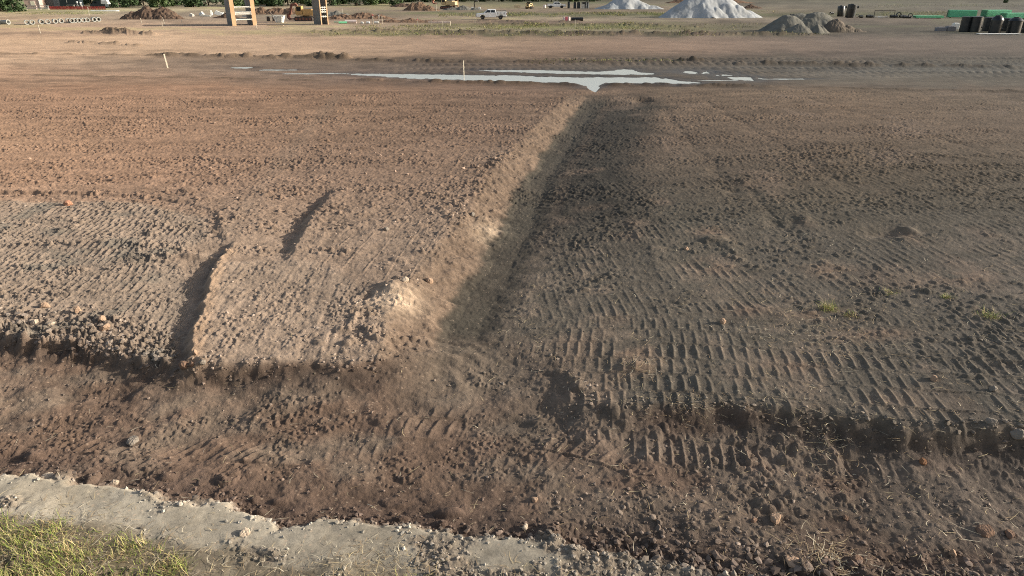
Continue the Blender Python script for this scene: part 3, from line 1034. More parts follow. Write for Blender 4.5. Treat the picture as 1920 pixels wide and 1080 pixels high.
s0 = mpp(gp(0, 36)[1])
heap('gravel_pile', 'largest pale white gravel pile with several steep tongues, beyond the green strip', 'gravel pile', 1325, 33,
     [(-.6, 3.0, 10.6, 6.5, 6.4), (3.6, 2.6, 8.4, 5.5, 5.4), (-3.6, .6, 3.8, 3.4, 3.0), (-1.4, .2, 3.2, 3.6, 4.0), (4.6, .6, 4.4, 3.6, 4.0), (7.2, .8, 4.6, 3.4, 3.3),
      (1.8, -.6, 3.4, 3.0, 2.9), (9.6, .8, 3.6, 2.6, 1.9), (-6.8, 1.2, 4.2, 3.0, 1.4), (-.2, -1.0, 2.0, 1.8, 1.3)], M['stone_white'], .16, 3, .12, .03, 'white gravel piles', .10, .74)
heap('gravel_pile', 'smaller white gravel pile standing behind the largest one', 'gravel pile', 1175, 17,
     [(0, 3, 8.6, 6, 5.0), (3.8, 1.2, 5.8, 4, 2.8), (-3.6, 1.5, 6.4, 4.5, 2.4), (8.4, 0, 4.2, 2.6, 1.3), (1.0, -.8, 2.6, 2.0, 1.4), (6.2, .2, 3.0, 2.4, 1.7)],
     M['stone_white'], .2, 13, .12, .04, 'white gravel piles', .10, .8)
heap('gravel_pile', 'dark gray and brown gravel heap in front of the black tanks', 'gravel pile', 1513, 59,
     [(-2.9, 1.4, 4.4, 3.0, 3.0), (2.0, 2.2, 6.2, 3.2, 3.4), (-.4, 2.6, 6.2, 3.0, 3.2)], M['soil_gray'], .11, 23, .14, .07, cap=.76)
heap('gravel_mound', 'low rounded gray mound at the left front of the dark gravel heap', 'gravel pile', 1497, 62,
     [(0, 0, 2.3, 1.6, 1.55), (-.9, .1, 1.9, 1.4, 1.05)], M['soil_gray'], .08, 33, .05, .04, 'gray gravel mounds')
heap('gravel_mound', 'low rounded gray mound at the right front of the dark gravel heap', 'gravel pile', 1530, 62,
     [(0, 0, 1.5, 1.3, 1.45), (.8, .1, 1.4, 1.1, 1.1)], M['soil_gray'], .08, 35, .05, .05, 'gray gravel mounds')
heap('soil_pile', 'brown rubbly soil tipped against the right end of the gray gravel heap', 'soil pile', 1568, 60,
     [(0, .6, 2.8, 1.8, 2.5), (1.7, .2, 2.6, 1.3, 1.3), (3.2, 0, 2.0, 1.0, .5)], M['soil_rubble'], .08, 36, .22, .18, cap=.7)
heap('soil_pile', 'small cap of brown soil on the peak of the gray gravel heap', 'soil pile', 1483, 57.5,
     [(0, 1.3, 1.0, .9, 2.75), (.4, .5, .8, .8, 2.0)], M['soil_rubble'], .08, 38, .06, .06)
heap('soil_pile', 'large dark clod covered soil heap right of the concrete pipes', 'soil pile', 281, 36,
     [(-1.2, 1.5, 5.3, 3.2, 2.7), (2.2, 1.5, 4.9, 3.0, 2.6), (-4.0, .8, 3.2, 2.4, 1.7), (4.9, .6, 3.0, 2.2, 1.1)], M['soil_dark'], .12, 43, .38, .28)
heap('soil_pile', 'brown soil heap left of the cream excavator, steep on its left', 'soil pile', 787, 20,
     [(0, 1.5, 4.0, 3.0, 2.6), (-2.0, 1.5, 3.6, 2.6, 2.2), (2.6, .5, 3.4, 2.4, 1.6)], M['soil_brown'], .16, 53, .3, .25)
heap('soil_pile', 'low dark soil heap just left of the brown heap by the tree line', 'soil pile', 752, 13,
     [(0, 1, 4.6, 2.6, 1.3), (2.4, .8, 3.2, 2.0, 1.2)], M['soil_dark'], .2, 57, .2, .15)
heap('soil_pile', 'dark gray spoil heap at the foot of the cream excavator', 'soil pile', 868, 19,
     [(0, .6, 3.4, 2.0, 1.5), (-3.2, .4, 3.6, 1.6, .8), (3.6, .4, 3.2, 1.6, .8)], M['soil_gray'], .16, 58, .16, .14)
heap('soil_pile', 'rubbly brown spoil bank behind the white ribbed bucket', 'soil pile', 515, 27,
     [(0, 2, 6.5, 2.6, 1.7), (-4.2, 1.6, 4.2, 2.2, 1.9), (3.6, 1.8, 4.6, 2.4, 1.8), (-6.2, 1.2, 2.8, 1.8, 1.2)], M['soil_brown'], .16, 63, .32, .28)
heap('soil_pile', 'long torn up spoil bank right of the second shoring box', 'soil pile', 668, 36,
     [(-3.4, 1.6, 4.4, 2.6, 1.2), (.8, 2.4, 5.5, 2.6, 1.5), (4.6, 1.6, 4.2, 2.0, .8), (-4.6, -.6, 2.6, 1.4, .8)], M['soil_brown'], .14, 67, .3, .22)
heap('soil_pile', 'gray rubble heap directly behind the second shoring box', 'soil pile', 632, 30,
     [(0, 1, 3.4, 2.0, 1.2), (-2.0, .8, 2.8, 1.6, 1.0)], M['soil_gray'], .15, 69, .22, .2)
heap('soil_pile', 'brown dirt heap left of the first shoring box, behind the pale rubble', 'soil pile', 426, 34,
     [(0, 1.0, 2.6, 1.8, 1.4), (-1.6, .6, 2.0, 1.4, .6)], M['soil_dark'], .12, 71, .18, .16)
heap('soil_pile', 'low pinkish dirt bank between the spoil and the white pickup', 'soil pile', 770, 42,
     [(0, 1, 5.0, 2.2, .75), (-4.0, .6, 3.6, 1.6, .6), (3.5, .5, 3.5, 1.4, .4)], M['soil_brown'], .14, 73, .16, .12)
heap('soil_pile', 'tiny dark soil heap behind the right shoulder of the largest gravel pile', 'soil pile', 1408, 16,
     [(0, .6, 3.2, 2.0, 1.4), (1.8, .3, 2.4, 1.5, .8)], M['soil_dark'], .16, 79, .2, .16)
heap('soil_pile', 'wide low brown soil bank behind the white gravel piles', 'soil pile', 1310, 6,
     [(-6, 2, 9, 4, 2.2), (3, 2, 11, 4, 2.4), (14, 2, 12, 4, 1.6)], M['soil_brown'], .4, 83, .25, .12)


# ------------------------------------------------------------------ vehicles
def make_wheel(parent, x, y, r, w):
    t = MB()
    t.lathe([(r * .62, -w / 2), (r * .93, -w / 2), (r, -w / 2 + .04), (r, w / 2 - .04), (r * .93, w / 2), (r * .62, w / 2)], (x, y, r), 24, (0, 1, 0))
    o = t.build('wheel', M['tyre'], parent, smooth=True)
    sgn = -1 if y < 0 else 1
    q = MB()
    q.lathe([(r * .60, -w / 2 + .02), (r * .60, w / 2 + .01), (r * .5, w / 2 - .03), (r * .18, w / 2 - .02), (r * .15, w / 2 + .02)], (x, y, r), 20, (0, sgn, 0))
    q.build('rim', M['rim'], o, smooth=True)


def pickup(name, label, px, py, rz, utility=True):
    """crew-cab pickup, nose towards -X"""
    t = thing(name, label, 'pickup truck', px, py, 'white pickup trucks', rz)
    r = .41
    b = MB()
    b.prism([(-3.05, .55), (-3.1, 1.02), (-3.0, 1.13), (-1.75, 1.25), (-1.1, 1.32), (1.02, 1.32), (1.02, .48), (-1.25, .48), (-1.35, .78), (-1.62, .93), (-1.98, .93), (-2.25, .78), (-2.36, .5)], -.98, .98)
    b.build('body', M['white_paint'], t, bevel=.05)
    c = MB()
    n = 4
    lo = [(-1.62, -.92), (1.0, -.92), (1.0, .92), (-1.62, .92)]
    hi = [(-.75, -.76), (.92, -.78), (.92, .78), (-.75, .76)]
    c.rings([[(x, y, 1.31) for x, y in lo], [(x, y, 1.92) for x, y in hi], [(x * .96, y * .9, 1.97) for x, y in hi]])
    c.build('cab', M['white_paint'], t, bevel=.04)
    for s in (-1, 1):
        for (x0, x1, k0, k1) in ((-1.28, -.20, -.80, -.20), (-.08, .78, -.06, .74)):
            w = MB()
            yl, yh = s * .913, s * .806
            w.add([(x0, yl + s * .006, 1.36), (x1, yl + s * .006, 1.36), (k1, yh + s * .006, 1.84), (k0, yh + s * .006, 1.84),
                   (x0, yl - s * .03, 1.36), (x1, yl - s * .03, 1.36), (k1, yh - s * .03, 1.84), (k0, yh - s * .03, 1.84)],
                  [(0, 1, 2, 3), (7, 6, 5, 4), (0, 4, 5, 1), (1, 5, 6, 2), (2, 6, 7, 3), (3, 7, 4, 0)])
            w.build('side_window', M['glass'], t)
    w = MB()
    w.add([(-1.60, -.80, 1.36), (-1.60, .80, 1.36), (-.83, .70, 1.87), (-.83, -.70, 1.87), (-1.5, -.80, 1.33), (-1.5, .80, 1.33), (-.74, .70, 1.84), (-.74, -.70, 1.84)],
          [(0, 1, 2, 3), (7, 6, 5, 4), (0, 4, 5, 1), (1, 5, 6, 2), (2, 6, 7, 3), (3, 7, 4, 0)])
    w.build('windscreen', M['glass'], t)
    MB().box((.965, 0, 1.62), (.06, 1.3, .38)).build('rear_window', M['glass'], t)
    for x in (-1.8, 1.95):
        for y in (-.86, .86):
            make_wheel(t, x, y, r, .26)
    if utility:
        u = MB()
        for s in (-1, 1):
            u.prism([(1.08, .62), (1.08, 1.48), (3.15, 1.48), (3.15, .62), (2.46, .62), (2.38, .86), (2.14, .98), (1.76, .98), (1.52, .86), (1.44, .62)], s * .99, s * .58)
        u.box((2.1, 0, .78), (2.1, 1.2, .12))
        u.build('service_bed', M['white_paint'], t, bevel=.02)
        for s in (-1, 1):
            d = MB()
            for x in (1.28, 1.95, 2.8):
                d.box((x, s * 1.0, 1.2), (.03, .03, .46))
            d.box((2.1, s * 1.0, 1.3), (2.0, .03, .02))
            d.build('compartment_seams', M['black_trim'], t)
        g = MB().box((3.2, 0, 1.12), (.07, 1.96, .70))
        g.build('tailgate', M['white_paint'], t, bevel=.02)
        rk = MB()
        for x in (1.15, 3.05):
            for s in (-1, 1):
                rk.bar((x, s * .8, 1.48), (x, s * .8, 1.72), .05)
            rk.bar((x, -.8, 1.72), (x, .8, 1.72), .05)
        for s in (-1, 1):
            rk.bar((1.15, s * .8, 1.70), (3.05, s * .8, 1.70), .04)
        rk.build('rack', M['steel_gray'], t)
    else:
        u = MB()
        u.prism([(1.05, .62), (1.05, 1.34), (3.12, 1.34), (3.12, .62), (2.46, .62), (2.38, .86), (2.14, .98), (1.76, .98), (1.52, .86), (1.44, .62)], -.98, -.86)
        u.prism([(1.05, .62), (1.05, 1.34), (3.12, 1.34), (3.12, .62), (2.46, .62), (2.38, .86), (2.14, .98), (1.76, .98), (1.52, .86), (1.44, .62)], .86, .98)
        u.box((2.08, 0, .82), (2.06, 1.72, .1))
        u.build('cargo_bed', M['white_paint'], t, bevel=.03)
        MB().box((3.12, 0, 1.06), (.08, 1.92, .58)).build('tailgate', M['white_paint'], t, bevel=.02)
    MB().box((0, 0, .52), (5.9, .9, .18)).build('chassis', M['black_trim'], t)
    MB().box((-3.12, 0, .62), (.16, 1.9, .22)).build('front_bumper', M['chrome'], t, bevel=.03)
    MB().box((3.3, 0, .62), (.14, 1.86, .18)).build('rear_bumper', M['chrome'], t, bevel=.03)
    MB().box((-3.09, 0, .94), (.06, 1.1, .26)).build('grille', M['black_trim'], t)
    for s in (-1, 1):
        MB().box((-3.07, s * .78, .96), (.1, .34, .2)).build('headlight', M['clear_lens'], t)
        MB().box((3.19, s * .92, 1.12), (.1, .14, .34)).build('tail_light', M['red_lens'], t)
        MB().box((-1.0, s * 1.1, 1.42), (.14, .2, .2)).build('mirror', M['black_trim'], t, bevel=.03)
        MB().box((-.1, s * .985, 1.18), (.16, .03, .03)).build('door_handle', M['black_trim'], t)
    return t


pickup('pickup_truck', 'white crew cab pickup with service bed parked before the green strip', 921, 36.3, math.radians(4), True).scale = (1.06, 1.06, 1.06)
pickup('pickup_truck', 'distant white pickup facing right beside the black drums', 1043, 15.4, math.radians(182), False)


# ------------------------------------------------------------------ excavators and the skid steer
def excavator(label, px, py, rz, paint, boom_pts, boom_paint, sc=1.0):
    t = thing('excavator', label, 'excavator', px, py, 'excavators', rz)
    for s in (-1, 1):
        tr = MB()
        prof = []
        for i in range(16):
            a = math.pi / 2 + math.pi * i / 15
            prof.append((-1.6 + .42 * math.cos(a), .42 + .42 * math.sin(a)))
        for i in range(16):
            a = -math.pi / 2 + math.pi * i / 15
            prof.append((1.6 + .42 * math.cos(a), .42 + .42 * math.sin(a)))
        tr.prism(prof, s * 1.35 - .3, s * 1.35 + .3)
        for i in range(22):
            tr.box((-1.9 + i * .18, s * 1.35, .85), (.06, .62, .05))
            tr.box((-1.9 + i * .18, s * 1.35, .0), (.06, .62, .05))
        o = tr.build('track', M['iron'], t)
        wl = MB()
        for i in range(5):
            wl.cyl((-1.5 + i * .75, s * 1.35 - .32, .42), (-1.5 + i * .75, s * 1.35 + .32, .42), .24)
        wl.build('roller', M['rust'], o)
    MB().box((0, 0, .62), (2.0, 2.2, .34)).cyl((0, 0, .7), (0, 0, 1.02), .75).build('undercarriage', M['iron'], t)
    h = MB()
    h.box((-.2, 0, 1.22), (3.6, 2.7, .30))
    h.box((-.9, .05, 1.85), (2.1, 2.6, .96))
    h.build('house', paint, t, bevel=.06)
    cw = MB()
    pts = [(-2.75, -1.2), (-2.95, -.6), (-3.0, 0), (-2.95, .6), (-2.75, 1.2), (-1.9, 1.35), (-1.9, -1.35)]
    cw.rings([[(x, y, 1.14) for x, y in pts], [(x, y, 2.1) for x, y in pts], [(x * .98, y * .95, 2.2) for x, y in pts]])
    cw.build('counterweight', paint, t, bevel=.05)
    MB().box((-1.0, .05, 2.37), (1.7, 2.2, .12)).cyl((-1.5, -.6, 2.4), (-1.5, -.6, 2.95), .07).build('engine_hood', M['steel_gray'], t)
    cb = MB()
    cb.prism([(.3, 1.37), (.3, 2.95), (1.35, 2.95), (1.75, 2.3), (1.75, 1.37)], .35, 1.35)
    o = cb.build('cab', paint, t, bevel=.05)
    w = MB()
    w.box((.95, 1.352, 2.35), (.95, .03, .8)).box((.95, .348, 2.35), (.95, .03, .8))
    w.bar((1.385, .85, 2.93), (1.785, .85, 2.32), .8, .03)
    w.build('window', M['glass'], o)
    names = ('boom', 'stick')
    par = None
    for k in range(2):
        q = MB()
        a, b_, c_ = boom_pts[k]
        for (p0, p1) in ((a, b_), (b_, c_)) if b_ else ((a, c_),):
            q.bar((p0[0], -.3, p0[1]), (p1[0], -.3, p1[1]), .38, .5 if k == 0 else .38)
        q.build(names[k], boom_paint, t, bevel=.03)
    e = boom_pts[1][2]
    bk = MB()
    bk.prism([(e[0] - .15, e[1] + .3), (e[0] + .5, e[1] + .1), (e[0] + .55, e[1] - .5), (e[0] + .1, e[1] - 1.0), (e[0] - .75, e[1] - .85), (e[0] - .5, e[1] - .65), (e[0] + .05, e[1] - .7), (e[0] + .25, e[1] - .4), (e[0] + .2, e[1] - .1)], -.85, .25)
    bo = bk.build('bucket', M['rust'], t)
    te = MB()
    for i in range(5):
        te.box((e[0] - .85, -.8 + i * .25, e[1] - .9), (.3, .09, .07), ry=-.2)
    te.build('tooth', M['iron'], bo)
    cy = MB()
    a, b_, c_ = boom_pts[0]
    cy.cyl((a[0] + .3, -.3, a[1] - .35), (b_[0], -.3, b_[1] - .3), .09)
    cy.build('hydraulic_ram', M['chrome'], t)
    t.scale = (sc, sc, sc)
    return t


excavator('orange tan excavator half hidden behind the second shoring box, rusty bucket lowered', 575, 39, math.radians(172), M['yellow'],
          [((1.2, 1.4), (2.2, 3.3), (3.2, 3.1)), ((3.1, 3.2), None, (3.7, 1.15))], M['rust'])
excavator('cream excavator with raised boom standing by the spoil heaps near the trees', 840, 17, math.radians(165), M['cream'],
          [((1.2, 1.4), (2.8, 4.6), (4.2, 5.2)), ((4.1, 5.3), None, (4.6, 2.4))], M['cream'], 1.05)

t = thing('skid_steer', 'small tan skid steer loader seen from behind near the distant pickup', 'loader', 992, 16.5, None, math.radians(68))
b = MB()
b.box((0, 0, .85), (2.3, 1.2, .8)).box((-1.1, 0, 1.05), (.5, 1.25, 1.0))
b.build('body', M['cream'], t, bevel=.06)
b = MB()
for x, y in ((-.5, -.55), (-.5, .55), (.65, -.55), (.65, .55)):
    b.bar((x, y, 1.2), (x, y, 2.15), .1)
b.box((.05, 0, 2.2), (1.4, 1.25, .1))
b.build('cab', M['black_trim'], t)
MB().box((.05, 0, 1.65), (1.0, 1.0, .75)).build('window', M['glass'], t)
for s in (-1, 1):
    q = MB().bar((-1.2, s * .8, 1.7), (.6, s * .8, 1.5), .16, .22).bar((.6, s * .8, 1.5), (1.7, s * .8, .5), .16, .22)
    q.build('lift_arm', M['cream'], t)
    for x in (-.65, .65):
        make_wheel(t, x, s * .78, .42, .3)
MB().prism([(1.6, .1), (1.65, .75), (1.75, .75), (1.85, .2), (2.5, .12), (2.5, .06)], -.95, .95).build('bucket', M['iron'], t)
MB().cyl((-1.37, 0, 1.15), (-1.34, 0, 1.15), .26).build('grille', M['black_trim'], t)


# ------------------------------------------------------------------ trench shoring boxes
def shoring_box(label, px, py, rz, width, length, height, bars, wall=.28):
    t = thing('shoring_box', label, 'trench box', px, py, 'trench shoring boxes', rz)
    for s in (-1, 1):
        p = MB()
        p.box((s * (width / 2), length / 2, height / 2), (wall, length, height))
        for k in range(5):
            p.box((s * (width / 2 + .015), length / 2, height * (k + .5) / 5), (wall + .04, length - .3, .10))
        w = p.build('side_wall', M['steel_gray'], t)
        q = MB()
        q.box((s * (width / 2), -.06, height / 2), (.72 if width > 3 else .2, .16, height))
        q.build('end_post', M['steel_tan'], w, bevel=.01)
    for z in bars:
        q = MB().cyl((-width / 2, .02, z), (width / 2, .02, z), .11)
        q.box((-width / 2 + .45, .02, z), (.12, .32, .32)).box((width / 2 - .45, .02, z), (.12, .32, .32))
        q.build('spreader_bar', M['spreader'], t)
    for z in bars[::2]:
        MB().cyl((-width / 2, length - .3, z), (width / 2, length - .3, z), .11).build('spreader_bar', M['spreader'], t)
    return t


shoring_box('wide steel trench box with tan end posts and pale cross bars, left of the plank', 459, 48, math.radians(33), 3.7, 5.0, 5.6, (1.05, 2.0, 2.3, 3.2, 4.6))
shoring_box('narrow gray trench box with four close white bars, right of the excavator', 609, 46, math.radians(40), 1.35, 3.0, 5.6, (1.45, 2.25, 2.65, 3.05, 4.8), .22)


# ------------------------------------------------------------------ pipes
def concrete_pipe():
    q = MB()
    ax = (0, -1, 0)
    q.lathe([(.27, 2.4), (.37, 2.4), (.37, .35), (.45, .22), (.45, 0), (.33, 0), (.30, .16), (.27, .2)][::-1] + [(.27, .2)], (0, 0, .45), 24, (0, 1, 0))
    return q


cp = None
pipe_px = [(52, 46.5), (62, 46.3), (79, 45.5), (91, 45.3), (105, 44.2), (116, 43.6), (129, 43), (136, 43.0), (142, 42.6), (149, 42.4), (158, 42), (165, 41.6), (178, 40.8), (186, 40.4)]
PIPE_LAB = 'gray concrete drain pipe lying in the long row at the left edge'
for i, (px, py) in enumerate(pipe_px):
    if cp is None:
        q = MB()
        n = 22
        rs = []
        for r, h in ((.27, 2.4), (.37, 2.4), (.37, .35), (.45, .22), (.45, 0), (.32, 0), (.29, .16), (.27, .2), (.27, 2.4)):
            rs.append([(r * math.cos(2 * math.pi * k / n), h, .45 + r * math.sin(2 * math.pi * k / n)) for k in range(n)])
        q.rings(rs, False)
        cp = q.build('concrete_pipe', M['concrete'], smooth=True)
        o = cp
        lab = 'leftmost complete concrete pipe of the row, its whole barrel showing'
    else:
        o = copy_tree(cp)
        lab = 'rightmost concrete pipe of the row, nearest the dark soil heap' if i == len(pipe_px) - 1 else PIPE_LAB
    tag(o, lab, 'concrete pipe', 'row of concrete drain pipes')
    put(o, px, py, 0, math.radians(38 + RND.uniform(-3, 3)))
o = copy_tree(cp)
tag(o, 'concrete pipe lying sideways at the far left end of the row', 'concrete pipe', 'row of concrete drain pipes')
put(o, 17, 46, 0, math.radians(75))
o = copy_tree(cp)
tag(o, 'pale concrete pipe cut by the left edge of the photo', 'concrete pipe', 'row of concrete drain pipes')
put(o, 1, 46, 0, math.radians(80))


def pipe_bundle(label, px, py, rz, cols, rows, length, r=.11, name='pipe_bundle'):
    t = thing(name, label, 'pipe bundle', px, py, 'bundles of green pipes', rz)
    n = 10
    for j in range(rows):
        q = MB()
        for i in range(cols):
            y = (i - (cols - 1) / 2) * 2.04 * r
            z = .14 + r + j * 2.04 * r
            q.cyl((-length / 2, y, z), (length / 2, y, z), r, n=n)
            q.cyl((-length / 2 - .12, y, z), (-length / 2 + .1, y, z), r * 1.0, n=n)
        q.build('pipe_layer', M['green_pvc'], t, smooth=True)
    q = MB()
    for j in range(rows):
        for i in range(cols):
            y = (i - (cols - 1) / 2) * 2.04 * r
            z = .14 + r + j * 2.04 * r
            q.cyl((-length / 2 - .126, y, z), (-length / 2 - .11, y, z), r * .8, n=n)
    q.build('pipe_mouths', M['green_dark'], t)
    for x in (-length * .4, length * .4):
        q = MB()
        W, H = cols * r * 1.04 + .05, .14 + rows * r * 2.04
        q.box((x, 0, .06), (.1, 2 * W, .12))
        q.build('timber_bearer', M['timber'], t)
    return t


pipe_bundle('low bundle of light green pipes at the left of the pipe yard', 1740, 34.5, math.radians(-3), 8, 2, 6.0)
pipe_bundle('tall light green pipe bundle whose dark pipe mouths show on its left', 1802, 33.5, math.radians(-22), 9, 7, 5.6)
pipe_bundle('darker green pipe bundle in the middle, behind the black tanks', 1866, 32, math.radians(4), 9, 6, 5.9, .12)
pipe_bundle('green pipe bundle farthest right, lower than its neighbours', 1900, 35.5, math.radians(3), 9, 5, 5.0, .11)


# ------------------------------------------------------------------ black plastic basins and tanks
def basin(label, px, py, r, h, cone, rz=0.0, group='black plastic basins on the right'):
    t = thing('plastic_basin', label, 'plastic basin', px, py, group, rz)
    q = MB()
    prof = [(r * .97, 0), (r, .05)]
    k = int(h / .4)
    for i in range(k):
        z0 = .1 + i * (h - .15) / k
        prof += [(r * (1 - .004 * (i % 2)), z0)]
    prof += [(r, h)]
    q.lathe(prof, n=28)
    q.build('shell', M['poly_black'], t, smooth=True)
    if cone:
        c = MB().lathe([(r * 1.06, h + .003), (r * 1.06, h + .06), (r * .78, h + cone * .75), (r * .55, h + cone), (r * .5, h + cone)], n=28)
        c.build('cone_top', M['poly_black'], t, smooth=True)
        c = MB().lathe([(r * .42, h + cone + .002), (r * .42, h + cone + .1), (r * .4, h + cone + .12)], n=24)
        c.build('riser', M['poly_black'], t, smooth=True)
    else:
        MB().lathe([(r * 1.05, h + .003), (r * 1.05, h + .08), (r * .9, h + .12)], n=28).build('lid', M['poly_black'], t, smooth=True)
    MB().cyl((r * .95, -.1, h * .35), (r * 1.25, -.1, h * .35), .16).build('stub', M['poly_black'], t, smooth=True)
    return t


basin('leftmost black plastic basin of the right hand group', 1807, 59.5, .72, 2.15, 0)
basin('squat flat topped black basin, second from the left in the group', 1826, 60, .80, 2.2, 0)
basin('black basin with a cone top standing in front of the green bundle', 1864, 62, .82, 1.85, .65)
basin('dark basin half hidden behind the cone topped one', 1849, 58, .7, 2.0, 0)
basin('black basin with a slanting shoulder near the right edge', 1899, 62, .95, 1.75, .5)
basin('dark basin between the two shouldered ones', 1882, 58.5, .72, 1.9, 0)
basin('black basin cut by the right edge of the photo', 1924, 61, .8, 2.2, 0)
t = thing('pallet_sheet', 'long white sheeted pallet in front of the black basins', 'pallet', 1872, 65)
MB().box((0, 0, .12), (6.2, 1.0, .10)).build('top', M['white_block'], t, bevel=.01)
q = MB()
for i in range(7):
    q.box((-2.9 + i * .96, 0, .035), (.12, .9, .07))
q.build('bearer', M['timber'], t)
for px, py, sx, sz, lab in ((1763, 58, 1.5, .55, 'dark gray concrete block at the left end of the black basins'), (1781, 58, 1.4, .7, 'gray concrete block touching the leftmost black basin'), (1790, 55, .9, .95, 'pale topped block tucked behind the gray blocks')):
    q = MB()
    q.box((0, 0, sz / 2), (sx, .9, sz)).box((0, 0, sz + .05), (sx * .7, .4, .1))
    o = q.build('concrete_block', M['gray_block'] if 'pale' not in lab else M['white_block'], bevel=.04)
    tag(o, lab, 'block', 'concrete blocks by the basins')
    put(o, px, py)

# two big ribbed tanks behind the gray heap
for px, py, r, h, tilt, lab in ((1576, 31, .82, 2.4, -.10, 'black tank with a pale band, left of the pair behind the gray heap'),
                                (1592, 33.5, .98, 2.9, .10, 'larger black tank with two white bands behind the gray heap')):
    t = thing('storage_tank', lab, 'tank', px, py, 'pair of black tanks')
    t.rotation_euler = (0, tilt, 0)
    q = MB().lathe([(r * .96, 0), (r, .06), (r, h - .15), (r * .9, h - .03), (r * .5, h)], n=28)
    q.build('shell', M['poly_black'], t, smooth=True)
    for k in range(2 if r > .9 else 1):
        q = MB().bar((r * (.78 + .16 * k), -r * (.66 - .32 * k), .05), (r * (.78 + .16 * k), -r * (.66 - .32 * k), h - .1), .16, .06)
        q.build('white_band', M['spreader'], t)
    MB().cyl((-.3, -r * .9, h * .72), (-.3, -r * 1.15, h * .72), .28).build('port', M['poly_black'], t, smooth=True)
    MB().cyl((r * .7, 0, h * .8), (r * 1.55, 0, h * .86), .26).build('outlet', M['poly_black'], t, smooth=True)
    MB().lathe([(.35, h), (.35, h + .12), (.3, h + .14)], n=20).build('cap', M['poly_black'], t, smooth=True)
for i, (px, py, r, L, a, lab) in enumerate((
        (1559, 27, .3, 1.0, 20, 'short black pipe fitting lying left of the pair of tanks'),
        (1607, 33, .36, .7, 60, 'black elbow fitting right beside the larger tank'),
        (1614, 34, .30, .8, 10, 'black pipe stub with a white end near the larger tank'),
        (1630, 33.5, .32, 1.5, 5, 'black pipe length under the left end of the thin frame'),
        (1675, 33.5, .3, 1.6, -4, 'black pipe length under the right end of the thin frame'),
        (1684, 33, .55, .6, 80, 'round black fitting standing right of the thin frame'),
        (1692, 33.5, .3, 1.5, 8, 'low black pipe between the two round fittings'),
        (1706, 33, .45, .6, 70, 'round black fitting nearest the low green bundle'),
        (1700, 34.5, .26, 1.8, 0, 'thin black pipe in front of the round fittings'))):
    ca, sa = math.cos(math.radians(a)), math.sin(math.radians(a))
    q = MB()
    n = 18
    rs = []
    for rr, h in ((r * .8, L / 2), (r, L / 2), (r, L * .22), (r * 1.1, L * .2), (r * 1.1, L * .08), (r, L * .06), (r, -L / 2), (r * .8, -L / 2), (r * .8, L / 2)):
        rs.append([(h * ca - rr * math.cos(2 * math.pi * k / n) * sa, h * sa + rr * math.cos(2 * math.pi * k / n) * ca, r * 1.1 + rr * math.sin(2 * math.pi * k / n)) for k in range(n)])
    q.rings(rs, False)
    o = q.build('pipe_fitting', M['poly_black'], smooth=True)
    tag(o, lab, 'pipe fitting', 'black pipe fittings')
    put(o, px, py)
t = thing('pipe_rack', 'thin dark rectangular frame standing among the black fittings', 'rack', 1657, 33)
for s in (-1, 1):
    MB().bar((s * 2.35, 0, 0), (s * 2.35, 0, 1.55), .09).box((s * 2.35, 0, .03), (.3, .8, .06)).build('post', M['iron'], t)
MB().bar((-2.4, 0, 1.55), (2.4, 0, 1.55), .10).build('cross_bar', M['iron'], t)
for k in range(4):
    q = MB().box((0, 0, .18), (.7 + .2 * (k % 2), .5, .32))
    o = q.build('crate', M['block'] if k != 1 else M['white_block'], bevel=.02)
    put(o, 1642 + k * 6.2, 33.6 - .4 * (k % 2))
    tag(o, ['small gray crate at the left under the thin frame', 'whitest small crate under the thin frame', 'small pale crate right of the whitest one', 'small pale crate at the right under the thin frame'][k], 'crate', 'small crates under the thin frame')

# ------------------------------------------------------------------ drums and portable units by the distant pickup
for px, py, w, h, lab in ((1066, 15.5, .7, 2.0, 'narrow black portable cabin right behind the distant pickup'), (1077.5, 16, .8, 1.9, 'left of the two dark upright lockers beside the open shelter'),
                          (1084.5, 16, .95, 1.9, 'right of the two dark upright lockers beside the open shelter')):
    t = thing('locker', lab, 'locker', px, py, 'dark upright lockers')
    MB().box((0, 0, h / 2), (w, .9, h)).box((0, 0, h + .05), (w * .8, .7, .1)).build('cabinet', M['black_trim'], t, bevel=.03)
    MB().box((0, -.46, h / 2), (w * .7, .03, h * .8)).build('door', M['dark_blue'], t)
    MB().box((w * .56, 0, h / 2), (.08, .9, h * 1.02)).build('pale_edge', M['white_block'], t)
t = thing('shelter', 'small open sided shelter with pale posts beside the dark lockers', 'shelter', 1097, 16.2)
MB().box((0, .4, 2.0), (2.5, 1.4, .14)).build('roof', M['steel_gray'], t)
for x in (-1.1, .35, 1.1):
    MB().box((x, 0, .97), (.16, .16, 1.92)).build('post', M['white_block'], t)
MB().box((0, 1.0, .97), (2.3, .1, 1.9)).build('back_panel', M['dark_gray'], t)
MB().box((-.55, .2, .7), (.7, .6, 1.4)).build('shelf', M['block'], t)
for px, py, lab, c in ((1021, 15, 'pinkish white drum left of the distant pickup', 'barrier_white'), (1032, 15.3, 'round white tank in front of the distant pickup', 'white_block')):
    q = MB().lathe([(.42, 0), (.46, .04), (.46, .45), (.48, .48), (.46, .51), (.46, .95), (.40, 1.0)] if px < 1030 else [(.3, 0), (.55, .2), (.66, .5), (.55, .8), (.3, 1.0), (.12, 1.05)], n=20)
    o = q.build('drum', M[c], smooth=True)
    tag(o, lab, 'drum', 'pale drums by the distant pickup')
    put(o, px, py)
t = thing('timber_pallet', 'low stacked timber pallet left of the skid steer', 'pallet', 970, 14.3)
